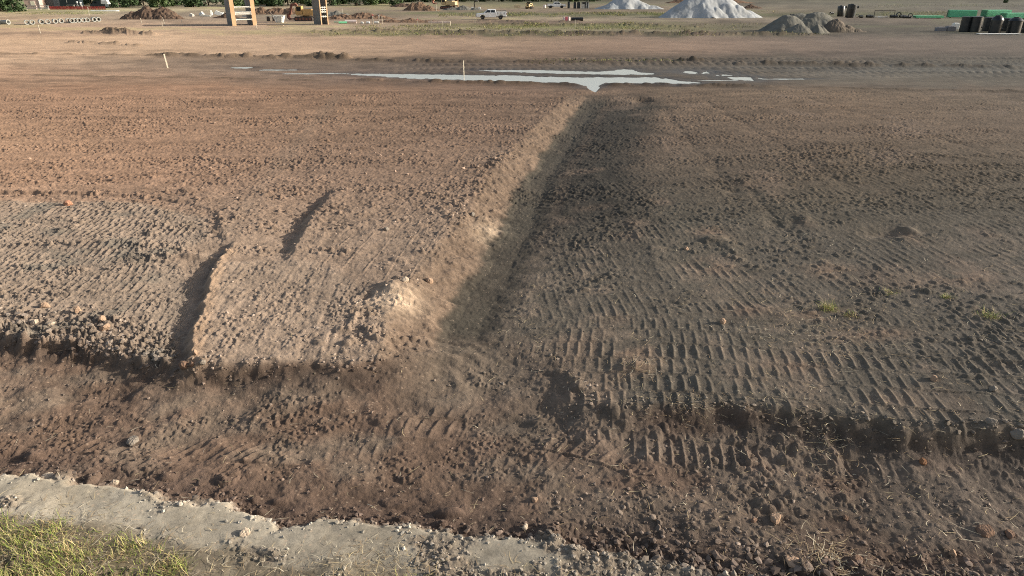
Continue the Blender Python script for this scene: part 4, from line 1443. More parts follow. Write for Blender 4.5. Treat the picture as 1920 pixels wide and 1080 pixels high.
for k in range(3):
    q = MB()
    for i in range(5):
        q.box((-.9 + .45 * i, 0, .25 + .35 * k), (.3, 1.2, .05))
    q.box((0, -.5, .15 + .35 * k), (2.1, .1, .12)).box((0, .5, .15 + .35 * k), (2.1, .1, .12))
    q.build('deck', M['timber'] if k != 1 else M['rust'], t)
for k, (px, lab) in enumerate(((1057.5, 'leftmost of the three pinkish drums left of the black culvert'), (1062, 'middle one of the three pinkish drums left of the black culvert'), (1066.5, 'rightmost of the three pinkish drums, touching the black culvert'))):
    q = MB().lathe([(.32, 0), (.32, .28), (.30, .29), (.30, .56), (.28, .57), (.28, .82), (.24, .85)], n=18)
    o = q.build('traffic_drum', M['barrier_white'] if k != 1 else M['pink_tape'], smooth=True)
    tag(o, lab, 'traffic drum', 'pinkish traffic drums')
    put(o, px, 39.5)
q = MB()
rs = []
for rr, h in ((.28, 1.25), (.36, 1.25), (.36, -1.25), (.28, -1.25), (.28, 1.25)):
    rs.append([(h, rr * math.cos(2 * math.pi * k / 18), .36 + rr * math.sin(2 * math.pi * k / 18)) for k in range(18)])
q.rings(rs, False)
for k in range(12):
    q.lathe([(.36, -.03), (.39, -.02), (.39, .02), (.36, .03)], (-1.15 + k * .21, 0, .36), 18, (1, 0, 0))
o = q.build('culvert_pipe', M['poly_black'], smooth=True)
tag(o, 'black corrugated culvert pipe lying right of the pinkish drums', 'culvert')
put(o, 1082, 39.4)

# ------------------------------------------------------------------ the light mast, the shoring ladder
t = thing('light_mast', 'dark post with a gray head standing between two white blocks', 'light mast', 891, 18)
MB().bar((0, 0, 0), (-.3, 0, 2.0), .28).bar((-.3, 0, 2.0), (.5, 0, 2.9), .22).build('post', M['iron'], t)
MB().box((.3, 0, 2.9), (1.4, .5, .6), ry=.3).build('lamp_head', M['steel_gray'], t, bevel=.04)
MB().bar((.9, 0, 2.5), (1.1, 0, 2.0), .12).build('arm', M['spreader'], t)
for px, lab in ((886, 'white block just left of the dark post'), (899, 'white block just right of the dark post')):
    o = MB().box((0, 0, .36), (.8, .7, .72)).box((0, 0, .76), (.4, .4, .09)).build('white_block', M['white_block'], bevel=.05)
    tag(o, lab, 'block', 'white blocks by the dark post')
    put(o, px, 18.3)
t = thing('scaffold_tower', 'tan ladder like tower with rusty rungs right of the cream excavator', 'tower', 853, 16)
for s in (-1, 1):
    MB().box((s * .95, 0, 1.9), (.42, .5, 3.8)).build('post', M['steel_tan'], t, bevel=.02)
for k in range(6):
    MB().box((0, 0, .9 + k * .5), (1.5, .2, .18)).build('rung', M['rust'], t)
MB().box((0, 0, .3), (2.6, 1.2, .3)).build('base', M['spreader'], t)

# ------------------------------------------------------------------ bucket, plank, pale rubble
t = thing('ribbed_bucket', 'white ribbed tapering bucket standing between the shoring boxes', 'bucket', 524, 42.2)
MB().rings([[(x, y, 0) for x, y in ((-.55, -.5), (.75, -.5), (.75, .5), (-.55, .5))], [(x, y, 1.2) for x, y in ((-1.05, -.7), (1.05, -.7), (1.05, .7), (-1.05, .7))]]).build('shell', M['white_block'], t)
for i in range(4):
    MB().bar((-.45 + i * .36, -.53, .05), (-.8 + i * .55, -.74, 1.18), .12, .10).build('rib', M['white_block'], t)
MB().box((0, 0, 1.22), (2.24, 1.54, .10)).build('rim', M['white_block'], t)
MB().bar((-.9, -.6, 1.2), (-1.5, -.6, 2.0), .12).build('lifting_arm', M['steel_gray'], t)
t = thing('work_bench', 'flat pale board on dark trestles left of the white ribbed bucket', 'bench', 509, 40)
MB().box((0, 0, 1.0), (1.9, .9, .10)).build('board', M['block'], t)
for s in (-1, 1):
    MB().box((s * .6, 0, .48), (.5, .8, .95), taper=.8).build('trestle', M['iron'], t)
o = MB().box((0, 0, .10), (3.0, .3, .08)).box((-1.1, 0, .03), (.12, .34, .06)).box((1.1, 0, .03), (.12, .34, .06)).build('timber_plank', M['timber'])
tag(o, 'long pale timber plank lying on the ground right of the first shoring box', 'plank')
put(o, 516, 49, 0, .03)
for i, (px, py, sx, sz, a, m, lab) in enumerate(((360, 31, 1.0, .7, .4, 'block', 'leaning pale slab nearest the dark soil heap'), (378, 29, 1.2, .8, -.5, 'white_block', 'white tilted slab in the middle of the pale rubble'),
                                            (386, 31, 2.6, .45, .1, 'concrete', 'long flat greenish slab in the pale rubble'), (396.5, 28, .5, 1.2, 0, 'white_block', 'upright white post in the pale rubble'),
                                            (411, 28.5, 2.2, .9, .35, 'white_block', 'largest white slab at the right end of the pale rubble'), (461, 32, 1.6, 1.0, 0, 'block', 'pale crate seen through the first shoring box'))):
    q = MB().box((0, 0, sz * .45), (sx, .7, sz), ry=a, rz=RND.uniform(-.4, .4), taper=.75)
    q.box((sx * .3, .2, sz * .3), (sx * .5, .5, sz * .6), ry=-a, rz=.5)
    o = q.build('rubble_slab', M[m], bevel=.03)
    tag(o, lab, 'slab', 'pale rubble slabs')
    put(o, px, py)
for i, (px, py, L, r, m, a, lab) in enumerate(((658, 44, 2.2, .32, 'barrier_white', .0, 'thick whitish green pipe length lying at the foot of the spoil bank'), (643, 44.5, 1.6, .2, 'green_pvc', .25, 'thin green pipe sticking out left of the whitish pipe'),
                                               (635, 42.5, 2.0, .08, 'green_pvc', -.2, 'slim green pipe lying near the second shoring box'), (824, 42.5, 4.6, .10, 'barrier_white', .0, 'long thin white pipe lying behind the row of stakes'))):
    q = MB()
    rs = []
    for rr, h in ((r * .8, L / 2), (r, L / 2), (r, -L / 2), (r * .8, -L / 2), (r * .8, L / 2)):
        rs.append([(h, rr * math.cos(2 * math.pi * k / 16), r + rr * math.sin(2 * math.pi * k / 16)) for k in range(16)])
    o = q.rings(rs, False).build('pipe_length', M[m], smooth=True)
    tag(o, lab, 'pipe', 'loose pipe lengths')
    put(o, px, py, 0, a)
for i, (px, py, lab) in enumerate(((679, 44.5, 'small white block left of the pink topped stake'), (690, 44.3, 'flat white bag between the white block and the pink topped stake'), (706, 44.2, 'small pale bag between the two thick stakes'))):
    q = MB().box((0, 0, .2), (.6 + .25 * i, .5, .38), taper=.8)
    o = q.build('sand_bag', M['white_block'], bevel=.12)
    tag(o, lab, 'bag', 'white bags by the stakes')
    put(o, px, py)


# ------------------------------------------------------------------ survey stakes
def stake(label, px, py, h, w=.05, top=None, lean=0.0):
    t = thing('survey_stake', label, 'stake', px, py, 'survey stakes', RND.uniform(-.5, .5))
    t.rotation_euler = (RND.uniform(-.04, .04), lean, t.rotation_euler[2])
    q = MB()
    q.rings([[(x * w, y * .018, -.15) for x, y in ((-.1, -1), (.1, -1), (.1, 1), (-.1, 1))]] + [[(x * w, y * .018, z) for x, y in ((-1, -1), (1, -1), (1, 1), (-1, 1))] for z in (0, h)])
    q.build('lath', M['stake'], t)
    if top:
        MB().box((0, 0, h - .12), (w * 2.6, .07, .26)).build('flagging', M[top], t)
    return t


for a in ((  'lone white stake standing on the mud at the left, leaning slightly', 314.5, 126, 1.2, .055, None, -.08),
          ('thin white stake standing at the edge of the puddle', 870, 140.5, 1.3, .03, None, 0),
          ('stake in front of the concrete pipes', 76, 62.5, 1.3, .055, None, -.15),
          ('stake in front of the dark soil heap, left of two', 265.5, 44, 1.0, .05, None, -.05),
          ('taller stake at the right foot of the dark soil heap', 308.5, 46, 1.3, .055, None, -.12),
          ('short stake just left of the taller one at the soil heap', 305, 50, .9, .04, None, 0),
          ('faint short stake left of the first shoring box', 342, 47.5, .9, .035, None, 0),
          ('short stake at the right foot of the first shoring box', 481.5, 54, .8, .04, None, 0),
          ('thick white stake behind the spoil bank', 642.5, 28.5, 1.6, .09, None, 0),
          ('pink topped thick stake at the foot of the spoil bank', 699.5, 45, 1.7, .09, 'pink_tape', 0),
          ('white topped thick stake right of the pink topped one', 711, 44.5, 1.6, .10, 'white_block', 0),
          ('dark framed stake beside the white topped one', 717, 44.5, 1.7, .05, 'rust', 0),
          ('stake with pink tape left of the row by the thin white pipe', 783.5, 50, 1.3, .05, 'pink_tape', 0),
          ('leftmost plain stake of the row by the thin white pipe', 808.5, 48.5, 1.1, .05, None, 0),
          ('middle plain stake of the row by the thin white pipe', 830.5, 48.5, .9, .05, None, 0),
          ('rightmost plain stake of the row by the thin white pipe', 844.5, 48, .8, .04, None, 0),
          ('yellowish stake in the grass below the white pickup', 890.5, 45, .9, .04, None, 0),
          ('tall thin stake in front of the black culvert', 1078, 50, 1.2, .035, None, 0),
          ('white stake left of the cream excavator', 818, 21, 1.9, .11, None, 0),
          ('stake in the grass right of the orange fence', 168, 29, 2.0, .06, None, 0)):
    stake(*a)


# ------------------------------------------------------------------ the house corner, fence and barriers at the far left
t = thing('site_cabin', 'cream walled house with a bright window, behind the barriers at far left', 'house', 62, 15.5, None, math.radians(8))
MB().box((0, 3, 1.6), (4.6, 6, 3.2)).build('wall', M['wall_cream'], t)
MB().prism([(-2.7, 3.203), (2.7, 3.203), (0, 4.8)], -.3, 6.3).build('roof', M['dark_gray'], t)
w = MB().box((.3, -.03, 1.5), (1.5, .06, 1.6)).build('window', M['barrier_white'], t)
MB().box((.3, -.07, 1.5), (1.3, .03, 1.4)).build('pane', M['pane_cream'], w)
MB().box((2.36, -.04, 1.7), (.12, .1, 3.4)).build('downpipe', M['white_block'], t)
t = thing('storage_container', 'dark gray sheet metal shed beside the cream house', 'shed', 90, 14.8, None, math.radians(4))
MB().box((0, 2.0, 1.7), (4.6, 4, 3.4)).build('wall', M['dark_gray'], t, bevel=.02)
MB().box((0, 2.0, 3.46), (4.9, 4.3, .12)).build('roof', M['steel_gray'], t)
MB().box((-1.9, -.02, 1.4), (.12, .06, 2.8)).build('door_edge', M['barrier_white'], t)


def flat_barrier(label, px, py, L, n, rz=0.0, m='barrier_white'):
    t = thing('road_barrier', label, 'barrier', px, py, 'pale road barriers', rz)
    for s in (-1, 1):
        MB().bar((s * L * .42, -.3, 0), (s * L * .42, 0, 1.15), .08).bar((s * L * .42, .3, 0), (s * L * .42, 0, 1.15), .08).build('leg', M['barrier_white'], t)
    for k in range(n):
        MB().box((0, -.12, .32 + .42 * k), (L, .05, .24)).build('board', M[m], t)
    return t


flat_barrier('pinkish barrier in front of the cream house, left of two', 60, 18, 3.8, 3, 0, 'barrier_white')
flat_barrier('white boarded barrier in front of the gray shed, right of two', 84, 18.3, 3.0, 3, 0, 'white_block')
# mesh fence
t = thing('mesh_fence', 'orange red plastic mesh fence running along the far left edge', 'fence', 146, 18.2)
nn = 16
Lf = 105 * mpp(t.location.y)
for k in range(nn + 1):
    MB().bar((-Lf / 2 + Lf * k / nn, 0, 0), (-Lf / 2 + Lf * k / nn, 0, 1.2), .05).build('post', M['iron'], t)
q = MB()
for k in range(nn * 6):
    x = -Lf / 2 + Lf * (k + .5) / (nn * 6)
    sag = .12 * math.sin(k * math.pi / 6) ** 2 + .05 * math.sin(k * 1.7)
    for j in range(5):
        q.box((x, .03 * math.sin(k), .12 + j * .2 * (1 - sag * .8)), (Lf / (nn * 6) + .01, .015, .15))
q.build('netting', M['orange_plastic'], t)
t = thing('trailer', 'dark blue gray box trailer behind the orange fence', 'trailer', 132, 15.8, None, math.radians(3))
MB().box((0, 1.5, 1.9), (6.5, 2.4, 2.6)).build('box', M['dark_blue'], t, bevel=.05)
MB().box((0, .25, 3.0), (5.4, .05, .10)).box((-.8, .25, 2.4), (.1, .05, 1.2)).build('rail', M['spreader'], t)
for x in (-1.2, 1.0):
    for y in (.5, 2.5):
        make_wheel(t, x, y, .42, .25)
MB().bar((3.2, 1.5, .6), (5.0, 1.5, .5), .14).build('drawbar', M['iron'], t)
t = thing('delivery_van', 'dark van parked behind the right end of the orange fence', 'van', 184, 15.6, None, math.radians(-4))
MB().prism([(-2.7, .4), (-2.75, 1.1), (-1.9, 1.3), (-1.2, 2.3), (2.7, 2.4), (2.8, .4)], .1, 2.1).build('body', M['dark_blue'], t, bevel=.08)
MB().box((-.7, .09, 1.8), (.9, .04, .6)).build('side_window', M['glass'], t)
for x in (-1.8, 1.7):
    for y in (.25, 1.95):
        make_wheel(t, x, y, .36, .24)
for s in (.4, 1.8):
    MB().box((-2.72, s, .95), (.1, .3, .2)).build('headlight', M['clear_lens'], t)
t = thing('white_canopy', 'white ragged tarpaulin hanging on poles right of the dark van', 'tarpaulin', 201, 17)
for x, y in ((-1, -.6), (1, -.6), (-1, .6), (1, .6)):
    MB().bar((x, y, 0), (x * .9, y, 2.9), .07).build('pole', M['iron'], t)
MB().rings([[(-1.2, -.8, 1.6), (1.0, -.8, 1.5), (1.1, .8, 1.6), (-1.2, .8, 1.7)], [(-1.1, -.7, 2.5), (.7, -.7, 2.6), (.7, .7, 2.6), (-1.1, .7, 2.6)], [(-1.0, -.3, 3.1), (.5, -.3, 3.0), (.5, .3, 3.0), (-1.0, .3, 3.1)]]).build('sheet', M['white_block'], t)
for k, (px, hh, lab) in enumerate(((147, 1.9, 'left pale standing pump unit behind the orange fence'), (153.5, 1.7, 'right pale standing pump unit behind the orange fence'))):
    t = thing('pump_unit', lab, 'pump', px, 16.6, 'pale pump units')
    MB().box((0, 0, .6), (.8, .6, 1.2), taper=.7).build('housing', M['concrete'], t, bevel=.04)
    MB().lathe([(.12, 1.2), (.12, hh), (.30, hh), (.34, hh + .2), (.2, hh + .35)], n=14).build('head', M['white_block'], t, smooth=True)
t = thing('saw_table', 'pale metal trestle table behind the orange fence', 'table', 134, 17.3)
MB().box((0, 0, 1.25), (2.4, .8, .1)).build('table_top', M['concrete'], t)
for x in (-1, 1):
    for y in (-.3, .3):
        MB().bar((x * 1.1, y, 0), (x * 1.0, y, 1.2), .07).build('leg', M['spreader'], t)
o = MB().rings([[(x, y, z * 1.0) for x, y in ((-4.5, -.5), (-1, -.7), (3.5, -.4), (4.2, .4), (0, .6), (-4.2, .5))] for z in (-.05,)] + [[(x * .95, y * .8, .22 + .08 * math.sin(x * 3)) for x, y in ((-4.5, -.5), (-1, -.7), (3.5, -.4), (4.2, .4), (0, .6), (-4.2, .5))]]).build('plastic_sheet', M['white_block'])
tag(o, 'crumpled white sheet lying on the ground left of the dark soil heap', 'sheet')
put(o, 197, 21)


# ------------------------------------------------------------------ trees along the far edge
def leaf_mat(name, a, b_):
    m, nt, N, L, bs = new_mat(name)
    tc = N.new('ShaderNodeTexCoord')
    n = N.new('ShaderNodeTexNoise')
    n.inputs['Scale'].default_value = .7
    n.inputs['Detail'].default_value = 6
    L.new(tc.outputs['Object'], n.inputs['Vector'])
    r = N.new('ShaderNodeValToRGB')
    r.color_ramp.elements[0].position = .35
    r.color_ramp.elements[1].position = .68
    r.color_ramp.elements[0].color = (*lin(*a), 1)
    r.color_ramp.elements[1].color = (*lin(*b_), 1)
    L.new(n.outputs['Fac'], r.inputs['Fac'])
    L.new(r.outputs['Color'], bs.inputs['Base Color'])
    bs.inputs['Roughness'].default_value = .7
    bs.inputs['Specular IOR Level'].default_value = .2
    return m


LEAF = [leaf_mat('leaves_dark', (56, 74, 50), (92, 112, 74)), leaf_mat('leaves_mid', (66, 86, 56), (108, 126, 82)), leaf_mat('leaves_gray', (64, 80, 62), (102, 116, 92))]


def crown_mesh(seed, h, w, n, leaf):
    g = np.random.default_rng(seed)
    cl = []
    for i in range(46):
        t = g.random()
        zz = .4 + t * (h - .9)
        rad = w * (.55 + .5 * math.sin(math.pi * min(1, (t * .85 + .12)))) * (.5 + .5 * math.sqrt(g.random()))
        a = g.random() * 6.283
        cl.append((rad * math.cos(a) * .8, rad * math.sin(a) * .8, zz, w * (.2 + .22 * g.random())))
    cl = np.array(cl)
    k = g.integers(0, len(cl), n)
    d = g.normal(size=(n, 3))
    d /= np.linalg.norm(d, axis=1)[:, None]
    p = cl[k, :3] + d * cl[k, 3:4] * (g.random(n) ** .4)[:, None]
    p[:, 2] = np.maximum(p[:, 2], .15)
    nrm = d + .7 * g.normal(size=(n, 3))
    nrm /= np.linalg.norm(nrm, axis=1)[:, None]
    up = np.tile([0, 0, 1.0], (n, 1)) + .3 * g.normal(size=(n, 3))
    a = np.cross(nrm, up)
    a /= np.linalg.norm(a, axis=1)[:, None] + 1e-9
    b_ = np.cross(nrm, a)
    s = leaf * (.5 + g.random(n))[:, None]
    v = np.stack([p - a * s, p - b_ * s * .6, p + a * s, p + b_ * s * .6], 1).reshape(-1, 3)
    return mesh_np('crown', v, np.arange(4 * n).reshape(n, 4), False)


def tree_proto(i, h, w, n):
    t = bpy.data.objects.new('broadleaf_tree', None)
    COL.objects.link(t)
    q = MB()
    q.rings([[(r * math.cos(k * math.pi / 4) + dx, r * math.sin(k * math.pi / 4), z) for k in range(8)] for r, z, dx in ((.34, -.2, 0), (.24, .6, 0), (.19, h * .35, .15), (.10, h * .7, .05))])
    for k in range(6):
        a = k * 1.05 + i
        z = h * (.22 + .07 * k)
        q.cyl((.1, 0, z), (w * .6 * math.cos(a), w * .6 * math.sin(a), z + h * .16), .09, .03, 6)
    q.build('trunk', M['bark'], t, smooth=True)
    link('crown', crown_mesh(100 + i, h, w, n, .30), LEAF[i % 3], t)
    return t


protos = [tree_proto(0, 11, 4.2, 5200), tree_proto(1, 9, 3.8, 4600), tree_proto(2, 12.5, 4.6, 5600), tree_proto(3, 7, 3.4, 4000)]
used = [False] * 4


def tree_at(px, py, k, label, group, sc=1.0):
    global used
    o = copy_tree(protos[k]) if used[k] else protos[k]
    used[k] = True
    x, y = gp(px, py)
    o.location = (x, y, -.1)
    o.rotation_euler = (0, 0, RND.uniform(0, 6.28))
    o.scale = (sc * RND.uniform(.9, 1.15), sc * RND.uniform(.9, 1.15), sc * RND.uniform(.85, 1.1))
    return tag(o, label, 'tree', group)


TL = 'dense green tree in the row behind the shoring boxes and soil heaps'
for i, px in enumerate(range(-70, 50, 24)):
    tree_at(px, 22 - (i % 2) * 1.5, i % 4, 'dense dark tree at the far left corner beside the cream house', 'trees at the far left corner')
for i, px in enumerate(range(100, 240, 24)):
    tree_at(px, 11 - (i % 2) * 2.5, (i + 1) % 4, 'dark green tree standing behind the van and the orange fence', 'trees behind the orange fence')
for i, px in enumerate(range(218, 760, 25)):
    tree_at(px + RND.uniform(-5, 5), 14.5 - (i % 3) * 1.8 - (px - 218) * .008, (i * 3 + i // 4) % 4, TL, 'tree row behind the shoring boxes')
for i, px in enumerate(range(765, 1130, 17)):
    tree_at(px + RND.uniform(-4, 4), 3.0 - (i % 2) * 1.8 + (1 if px < 850 else 0), (i * 3 + 1 + i // 3) % 4, 'distant green tree in the row behind the pickups', 'tree row behind the pickups')
for i, px in enumerate(range(1140, 1990, 17)):
    tree_at(px + RND.uniform(-4, 4), -.5 - (i % 2) * 1.2, (i * 3 + 2 + i // 3) % 4, 'far green tree in the row beyond the gravel piles and pipe yard', 'tree row beyond the pipe yard')
tree_at(1885, 5.5, 3, 'lone bushy green shrub in front of the far right tree row', None, .28)


# ================================================================== loose stones, straw, grass
NR = np.random.default_rng(11)


def scatter(n, y0, y1, umax=.98):
    """random ground points, evenly spread over the ground seen between y0 and y1"""
    t = NR.random(n)
    y = (y0 ** -1.0 + (y1 ** -1.0 - y0 ** -1.0) * t) ** -1.0
    x = (NR.random(n) * 2 - 1) * umax * (y * CP + CAMH * SP)
    return x, y


ICO_V, ICO_F = None, None


def ico():
    global ICO_V, ICO_F
    if ICO_V is None:
        p = (1 + 5 ** .5) / 2
        v = np.array([(-1, p, 0), (1, p, 0), (-1, -p, 0), (1, -p, 0), (0, -1, p), (0, 1, p), (0, -1, -p), (0, 1, -p), (p, 0, -1), (p, 0, 1), (-p, 0, -1), (-p, 0, 1)], float)
        ICO_V = v / np.linalg.norm(v[0])
        ICO_F = np.array([(0, 11, 5), (0, 5, 1), (0, 1, 7), (0, 7, 10), (0, 10, 11), (1, 5, 9), (5, 11, 4), (11, 10, 2), (10, 7, 6), (7, 1, 8),
                          (3, 9, 4), (3, 4, 2), (3, 2, 6), (3, 6, 8), (3, 8, 9), (4, 9, 5), (2, 4, 11), (6, 2, 10), (8, 6, 7), (9, 8, 1)])
    return ICO_V, ICO_F


def grain_mat(name, rough=.95, scale=30):
    m, nt, N, L, b = new_mat(name)
    at = N.new('ShaderNodeAttribute')
    at.attribute_name = 'col'
    tc = N.new('ShaderNodeTexCoord')
    n = N.new('ShaderNodeTexNoise')
    n.inputs['Scale'].default_value = scale
    n.inputs['Detail'].default_value = 4
    L.new(tc.outputs['Object'], n.inputs['Vector'])
    mr = N.new('ShaderNodeMapRange')
    mr.inputs['To Min'].default_value = .65
    mr.inputs['To Max'].default_value = 1.35
    L.new(n.outputs['Fac'], mr.inputs['Value'])
    mx = N.new('ShaderNodeMixRGB')
    mx.blend_type = 'MULTIPLY'
    mx.inputs['Fac'].default_value = 1
    L.new(at.outputs['Color'], mx.inputs['Color1'])
    cv = N.new('ShaderNodeCombineColor')
    for i in range(3):
        L.new(mr.outputs['Result'], cv.inputs[i])
    L.new(cv.outputs[0], mx.inputs['Color2'])
    L.new(mx.outputs['Color'], b.inputs['Base Color'])
    b.inputs['Roughness'].default_value = rough
    b.inputs['Specular IOR Level'].default_value = .2
    return m


def stones_stuff():
    n = 170000
    x, y = scatter(n, 5.2, 46)
    z, col, near, ms = terrain(x, y, True)
    fl, mA, edgeA, dirt_r, nearR, nb, grassy, f_left, b, e, bankL, mouth = ms
    lump = sm(.40, .70, .5 + .5 * fbm(x * 1.1, y * 1.1, 3, 401))
    lip = np.exp(-((e - .02) / .22) ** 2) * (1 - .9 * mouth)
    nlip = np.exp(-((b + .10) / .22) ** 2)
    pg = nb * sm(.50, .66, fbm(x * 1.2, y * 1.6, 4, 251) * .5 + .5 + .02 * sm(-.2, 2.2, x) + .06)
    dens = (.10 * f_left * (.25 + lump) + .75 * edgeA + .30 * bankL + .55 * lip + .55 * nlip + .14 * fl * (.15 + lump) + .5 * dirt_r * sm(-1.9, -.2, b) * (1 - nb)
            + .05 * nearR * (.3 + lump) + .45 * pg + .15 * nb * sm(2.2, 3.8, x) + .10 * mA * lump) * (1 - .8 * grassy)
    keep = NR.random(n) < dens * .42
    x, y, z, col = x[keep], y[keep], z[keep], col[keep]
    big = (edgeA + nlip * .5 + lip * .6 + dirt_r * sm(-1.6, -.3, b))[keep]
    n = len(x)
    r = .010 * np.exp(NR.random(n) ** 1.6 * (1.35 + .75 * np.clip(big, 0, 1))) * np.clip(y / 13, .8, 2.2)
    V, F_ = ico()
    v = V[None] * (1 + .28 * NR.normal(size=(n, 12, 1)))
    v = v * (r[:, None, None] * (.7 + .6 * NR.random((n, 1, 3))))
    v[..., 2] *= .75
    a = NR.random(n) * 6.283
    ca, sa = np.cos(a)[:, None], np.sin(a)[:, None]
    vx = v[..., 0] * ca - v[..., 1] * sa + x[:, None]
    vy = v[..., 0] * sa + v[..., 1] * ca + y[:, None]
    vz = v[..., 2] + z[:, None] + r[:, None] * .25
    f = (F_[None] + 12 * np.arange(n)[:, None, None]).reshape(-1, 3)
    me = mesh_np('gravel', np.stack([vx, vy, vz], -1).reshape(-1, 3), f, False)
    tone = np.exp(.22 * NR.normal(size=(n, 1))) * 1.12
    c = np.clip(col * tone, .01, .8)
    c = c * .8 + .2 * c.mean(1, keepdims=True)
    attr(me, 'col', np.repeat(np.concatenate([c, np.ones((n, 1))], 1), 12, 0), 'FLOAT_COLOR')
    o = link('gravel', me, grain_mat('clod_soil'))
    tag(o, kind='stuff')


def ribbons(name, x, y, z, length, width, lean, col, m, curl=.4, seg=3):
    """thin blades: root points, one lean (0 lying .. 1 upright) and colour each"""
    n = len(x)
    a = NR.random(n) * 6.283
    dx, dy = np.cos(a), np.sin(a)
    wx, wy = -dy, dx
    pts = []
    cx, cy, cz = x.copy(), y.copy(), z.copy()
    el = lean * 1.45
    bend = NR.normal(size=n) * curl
    h = a.copy()
    for k in range(seg + 1):
        t = k / seg
        w = width * (1 - .75 * t)
        pts.append(np.stack([cx - wx * w / 2, cy - wy * w / 2, cz], -1))
        pts.append(np.stack([cx + wx * w / 2, cy + wy * w / 2, cz + .15 * w], -1))
        st = length / seg
        cx = cx + np.cos(el) * np.cos(h) * st
        cy = cy + np.cos(el) * np.sin(h) * st
        cz = cz + np.sin(el) * st
        el = el - curl * (.6 + .4 * NR.random(n)) * (lean > .12)
        h = h + bend
    v = np.stack(pts, 1)
    q = np.array([(2 * k, 2 * k + 1, 2 * k + 3, 2 * k + 2) for k in range(seg)])
    f = (q[None] + 2 * (seg + 1) * np.arange(n)[:, None, None]).reshape(-1, 4)
    me = mesh_np(name, v.reshape(-1, 3), f, True)
    attr(me, 'col', np.repeat(np.concatenate([col, np.ones((n, 1))], 1), 2 * (seg + 1), 0), 'FLOAT_COLOR')
    return link(name, me, m)


straw_m = grain_mat('dry_straw', .8, 12)
grass_m = grain_mat('grass_blades', .7, 5)


def straw_stuff():
    n = 130000
    x, y = scatter(n, 5.2, 30)
    z, col, near, ms = terrain(x, y, True)
    fl, mA, edgeA, dirt_r, nearR, nb, grassy, f_left, b, e, bankL, mouth = ms
    lump = sm(.45, .75, .5 + .5 * fbm(x * .8, y * .8, 3, 421))
    lip = np.exp(-((e + .05) / .2) ** 2) * sm(0, 2, x)
    dens = .16 * nearR * (.2 + lump) + .14 * lip + .018 * fl + .03 * mA + .012 * f_left + .16 * nb * sm(.2, .8, b) + .03 * dirt_r
    for (px, py, r, k) in ((1340, 505, .6, .4), (1505, 428, .4, .5), (1395, 352, .4, .4), (1560, 520, .6, .3), (1190, 690, .35, .8), (1545, 815, .4, .6), (1700, 465, .35, .6), (1500, 610, .8, .35), (1560, 650, .7, .3), (1310, 765, .35, .5), (1640, 590, .7, .4),
                           (1210, 640, .5, .3), (1560, 1010, .35, .6), (1400, 560, .8, .2), (95, 470, .3, .4), (700, 1050, .5, .3), (80, 1000, .8, .2), (330, 640, .3, .2)):
        cx, cy = gp(px, py, -.1)
        dens = dens + k * np.exp(-((x - cx) ** 2 + (y - cy) ** 2) / r ** 2)
    keep = NR.random(n) < dens * .9
    x, y, z = x[keep], y[keep], z[keep]
    n = len(x)
    base = np.array([lin(196, 178, 140), lin(168, 148, 118), lin(150, 128, 100), lin(206, 194, 168)])
    c = base[NR.integers(0, 4, n)] * (.7 + .5 * NR.random((n, 1)))
    L = .05 + .22 * NR.random(n) ** 2.2
    o = ribbons('straw', x, y, z + .008 + .012 * NR.random(n), L,   .0055 + .0045 * NR.random(n), .22 * NR.random(n) ** 2, c, straw_m, .35)
    tag(o, kind='stuff')


def grass_blades(name, x, y, L, wid, green, seed=0):
    z, col, near, ms = terrain(x, y, True)
    n = len(x)
    base = np.array([lin(128, 142, 66), lin(108, 124, 60), lin(156, 158, 92), lin(186, 170, 122), lin(150, 126, 94)])
    pr = np.array([.18, .14, .22, .28, .18]) if green else np.array([.16, .12, .16, .3, .26])
    c = base[NR.choice(5, n, p=pr)] * (.85 + .5 * NR.random((n, 1)))
    return ribbons(name, x, y, z - .005, L, wid, .25 + .7 * NR.random(n), c, grass_m, .38)


def grass_all():
    pg = P((-700, 950), (-60, 962), (70, 962), (190, 985), (280, 1005), (345, 1040), (350, 1085), (300, 1220), (-700, 1240), z=-.1)
    n = 120000
    x = NR.random(n) * 9.5 - 9
    y = 4.9 + NR.random(n) * 2.6
    ins = polygon(pg, x + .1 * fbm(x * 3, y * 3, 2, 441), y + .12 * fbm(x * 3, y * 3, 2, 443))
    cl = fbm(x * 2.4, y * 2.4, 3, 445)
    keep = (ins > -.05) & (NR.random(n) < sm(-.45, .30, cl) * sm(-.05, .35, ins + .1) * .42 + .07)
    x, y = x[keep], y[keep]
    L = .05 + .12 * NR.random(len(x)) * (1 + .6 * sm(-.2, .5, fbm(x * 2.4, y * 2.4, 3, 445)))
    o = grass_blades('grass', x, y, L, .006 + .004 * NR.random(len(x)), True)
    tag(o, kind='stuff')
    for (px, py, r, n, L, lab, gr) in ((1551, 592, .16, 170, .26, 'green grass tuft standing among the tread marks on the right', True),
                                       (1848, 615, .24, 130, .20, 'sparse green weed near the right edge of the tread marks', True),
                                       (1665, 565, .20, 80, .12, 'low flattened weed left of the small dark bush on the right', False),
                                       (1770, 577, .12, 110, .12, 'small dark green weed between the two grass tufts', True),
                                       (1590, 605, .16, 80, .14, 'dry yellow grass tuft just right of the green tuft', False),
                                       (770, 1078, .30, 260, .12, 'yellow green grass patch at the bottom edge of the pale clay strip', True),
                                       (560, 1076, .12, 60, .10, 'small yellow grass tuft at the bottom edge left of centre', False)):
        cx, cy = gp(px, py)
        x = cx + r * .5 * NR.normal(size=n)
        y = cy + r * .4 * NR.normal(size=n)
        o = grass_blades('grass_tuft', x, y, L * (.5 + .7 * NR.random(n)), .006 + .003 * NR.random(n), gr)
        tag(o, lab, 'grass tuft', 'grass tufts')


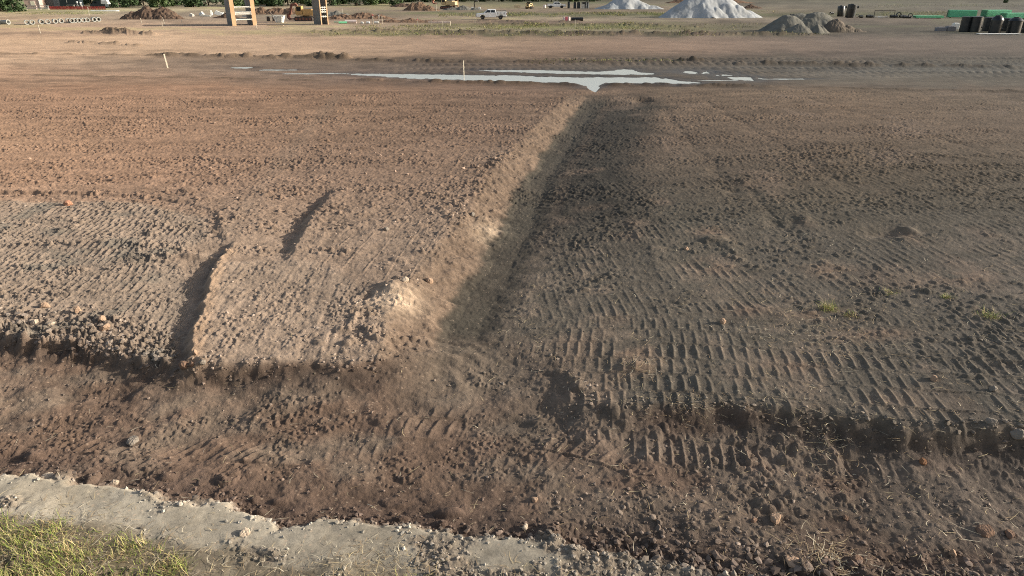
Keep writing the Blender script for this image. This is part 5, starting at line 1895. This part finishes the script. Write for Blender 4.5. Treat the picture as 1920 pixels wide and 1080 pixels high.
def one_stone(px, py, w, h, lab, rgb, zg=0.0):
    """a single stone, w and h in photo pixels"""
    x, y = gp(px, py, zg)
    for _ in range(3):
        x, y = gp(px, py, ground_z(x, y))
    s = math.hypot(y, CAMH) / F
    bm = bmesh.new()
    bmesh.ops.create_icosphere(bm, subdivisions=3, radius=1)
    rr = random.Random(int(px * 7 + py))
    cuts = [(Vector((rr.gauss(0, 1), rr.gauss(0, 1), rr.gauss(0, 1))).normalized(), rr.uniform(.55, .85)) for _ in range(9)]
    for v in bm.verts:
        for d, k in cuts:
            q = v.co.dot(d)
            if q > k:
                v.co -= d * (q - k) * .85
        v.co *= 1 + .05 * math.sin(v.co.x * 9 + px) * math.sin(v.co.y * 8 + py)
        v.co = Vector((v.co.x * w * s / 2, v.co.y * w * s / 2 * rr.uniform(.98, 1.02) * .8, v.co.z * h * s / 2 * 1.1))
    me = bpy.data.meshes.new('stone')
    bm.to_mesh(me)
    bm.free()
    m = M.setdefault(('stone', rgb), mat('stone_%d' % rgb[0], rgb, .92, var=.2, scale=14, dirt=tuple(int(c * .75) for c in rgb), dirt_amt=.7, bump=.5, spec=.2))
    o = link('stone', me, m)
    z = ground_z(x, y)
    o.location = (x, y, z + h * s * .18)
    o.rotation_euler = (rr.uniform(-.2, .2), rr.uniform(-.2, .2), rr.uniform(0, 3))
    tag(o, lab, 'stone', 'loose stones and big clods')


def weeds_stuff():
    X, Y, H = [], [], []
    for (px0, px1, py0, py1, n, h) in ((880, 1265, 23.5, 31, 5000, .55), (650, 1235, 47, 56, 4200, .28), (560, 1560, 61, 67, 4200, .26), (1090, 1440, 43, 56, 1500, .25),
                                       (820, 900, 26, 33, 700, .5), (1650, 1780, 22, 30, 1200, .35), (1600, 1930, 8, 14, 1500, .4), (0, 200, 22, 27, 2500, .3), (985, 1290, 113, 119, 350, .22),
                                       (1290, 1460, 21, 26, 900, .4), (980, 1030, 45, 49, 350, .35), (1180, 1210, 60, 65, 260, .4), (1165, 1190, 43, 47, 240, .4)):
        px = px0 + (px1 - px0) * NR.random(n)
        py = py0 + (py1 - py0) * NR.random(n) + .6 * np.sin(px * .02)
        x, y = gp(px, py)
        k = NR.random(n) < sm(-.30, .25, fbm(x * .22, y * .12, 3, 461)) * sm(0, .06, (px - px0) / (px1 - px0)) * sm(1, .94, (px - px0) / (px1 - px0)) + .04
        X.append(x[k])
        Y.append(y[k])
        H.append(h * (.4 + .8 * NR.random(k.sum())))
    X, Y, H = np.concatenate(X), np.concatenate(Y), np.concatenate(H)
    z = terrain(X, Y)[0]
    base = np.array([lin(112, 120, 62), lin(96, 106, 60), lin(148, 142, 88), lin(160, 146, 104), lin(84, 92, 56)])
    c = base[NR.choice(5, len(X), p=[.3, .22, .22, .14, .12])] * (.8 + .4 * NR.random((len(X), 1)))
    o = ribbons('weeds', X, Y, z - .02, H, .05 + .06 * NR.random(len(X)), .35 + .6 * NR.random(len(X)), c, grass_m, .3, 2)
    tag(o, kind='stuff')


stones_stuff()
straw_stuff()
grass_all()
weeds_stuff()
import bmesh
TANC, GRY, BRN, PAL = (176, 148, 124), (142, 132, 120), (132, 106, 88), (196, 178, 156)
for a in ((1906, 826, 30, 22, 'large gray stone at the right edge, under the end of the cut bank', GRY),
          (1846, 828, 22, 16, 'gray stone left of the large stone at the right edge', GRY),
          (1455, 975, 26, 20, 'rounded pinkish gray stone on the cut floor, lower right', TANC),
          (1413, 977, 16, 9, 'small stone left of the rounded pinkish one, lower right', BRN),
          (1585, 972, 14, 10, 'small stone right of the rounded pinkish one, lower right', BRN),
          (1848, 998, 36, 14, 'long flat brown stone near the lower right edge', BRN),
          (1893, 1004, 22, 14, 'stone right of the long flat brown one at the right edge', BRN),
          (1486, 1056, 34, 12, 'pale flat stone at the bottom, right of the clay strip', TANC),
          (1605, 1050, 24, 14, 'blocky brown stone at the bottom, right of the pale flat one', BRN),
          (1785, 1040, 14, 22, 'upright pale clod at the bottom right', TANC),
          (1730, 868, 16, 14, 'orange brown clod under the cut bank on the right', (150, 110, 80)),
          (1355, 605, 15, 13, 'pale stone beside the tread marks, right of the ditch', TANC),
          (1287, 468, 11, 9, 'small pinkish stone high on the right side of the ditch', TANC),
          (1750, 713, 18, 14, 'tan stone on the tread marks at right', TANC),
          (1862, 730, 16, 12, 'dusty stone among the tread marks near the right edge', GRY),
          (66, 608, 17, 16, 'pale pointed stone on the crumbling lip at the far left', PAL),
          (95, 605, 14, 10, 'flat stone right of the pale pointed one on the left lip', PAL),
          (146, 584, 18, 15, 'tan pink stone above the left lip', TANC),
          (84, 576, 20, 14, 'blunt tan clod above the pale pointed stone on the left', TANC),
          (192, 601, 18, 15, 'round clod at the left lip, left of the paired clods', TANC),
          (197, 617, 22, 16, 'wide clod just below the round one at the left lip', TANC),
          (304, 661, 14, 12, 'pale clod fallen at the foot of the left bank', GRY),
          (345, 690, 22, 16, 'dark clod lying in the corner under the raised slab', BRN),
          (366, 664, 14, 14, 'pale clod on the front corner of the raised slab', TANC),
          (379, 678, 13, 12, 'gray clod right of the pale one under the slab corner', GRY),
          (360, 684, 14, 12, 'brown clod below the pale one under the slab corner', BRN),
          (129, 384, 20, 12, 'reddish stone on the upper edge of the left tread field', (190, 140, 112)),
          (250, 829, 28, 14, 'tilted gray shard in the dark floor at left', GRY),
          (725, 432, 12, 10, 'lone dark clod on the left field, left of the ditch', GRY),
          (886, 405, 12, 9, 'dark clod near the brink of the ditch', GRY),
          (805, 530, 18, 14, 'tan clod above the pale clay nose', TANC),
          (760, 528, 16, 12, 'pale clod on top of the pale clay nose', PAL),
          (1003, 938, 14, 10, 'small pale stone near the clay strip, bottom centre', TANC),
          (985, 990, 14, 12, 'whitish stone at the broken edge of the clay strip, bottom centre', PAL),
          (1120, 1040, 8, 16, 'small white upright chip on the clay strip', PAL),
          (460, 1000, 22, 12, 'pale broken slab at the edge of the clay strip, lower left', PAL),
          (215, 905, 18, 11, 'crumb of pale clay on the strip edge, lower left', PAL),
          (90, 893, 26, 14, 'pale clay lump at the strip edge near the left side', PAL)):
    one_stone(*a)
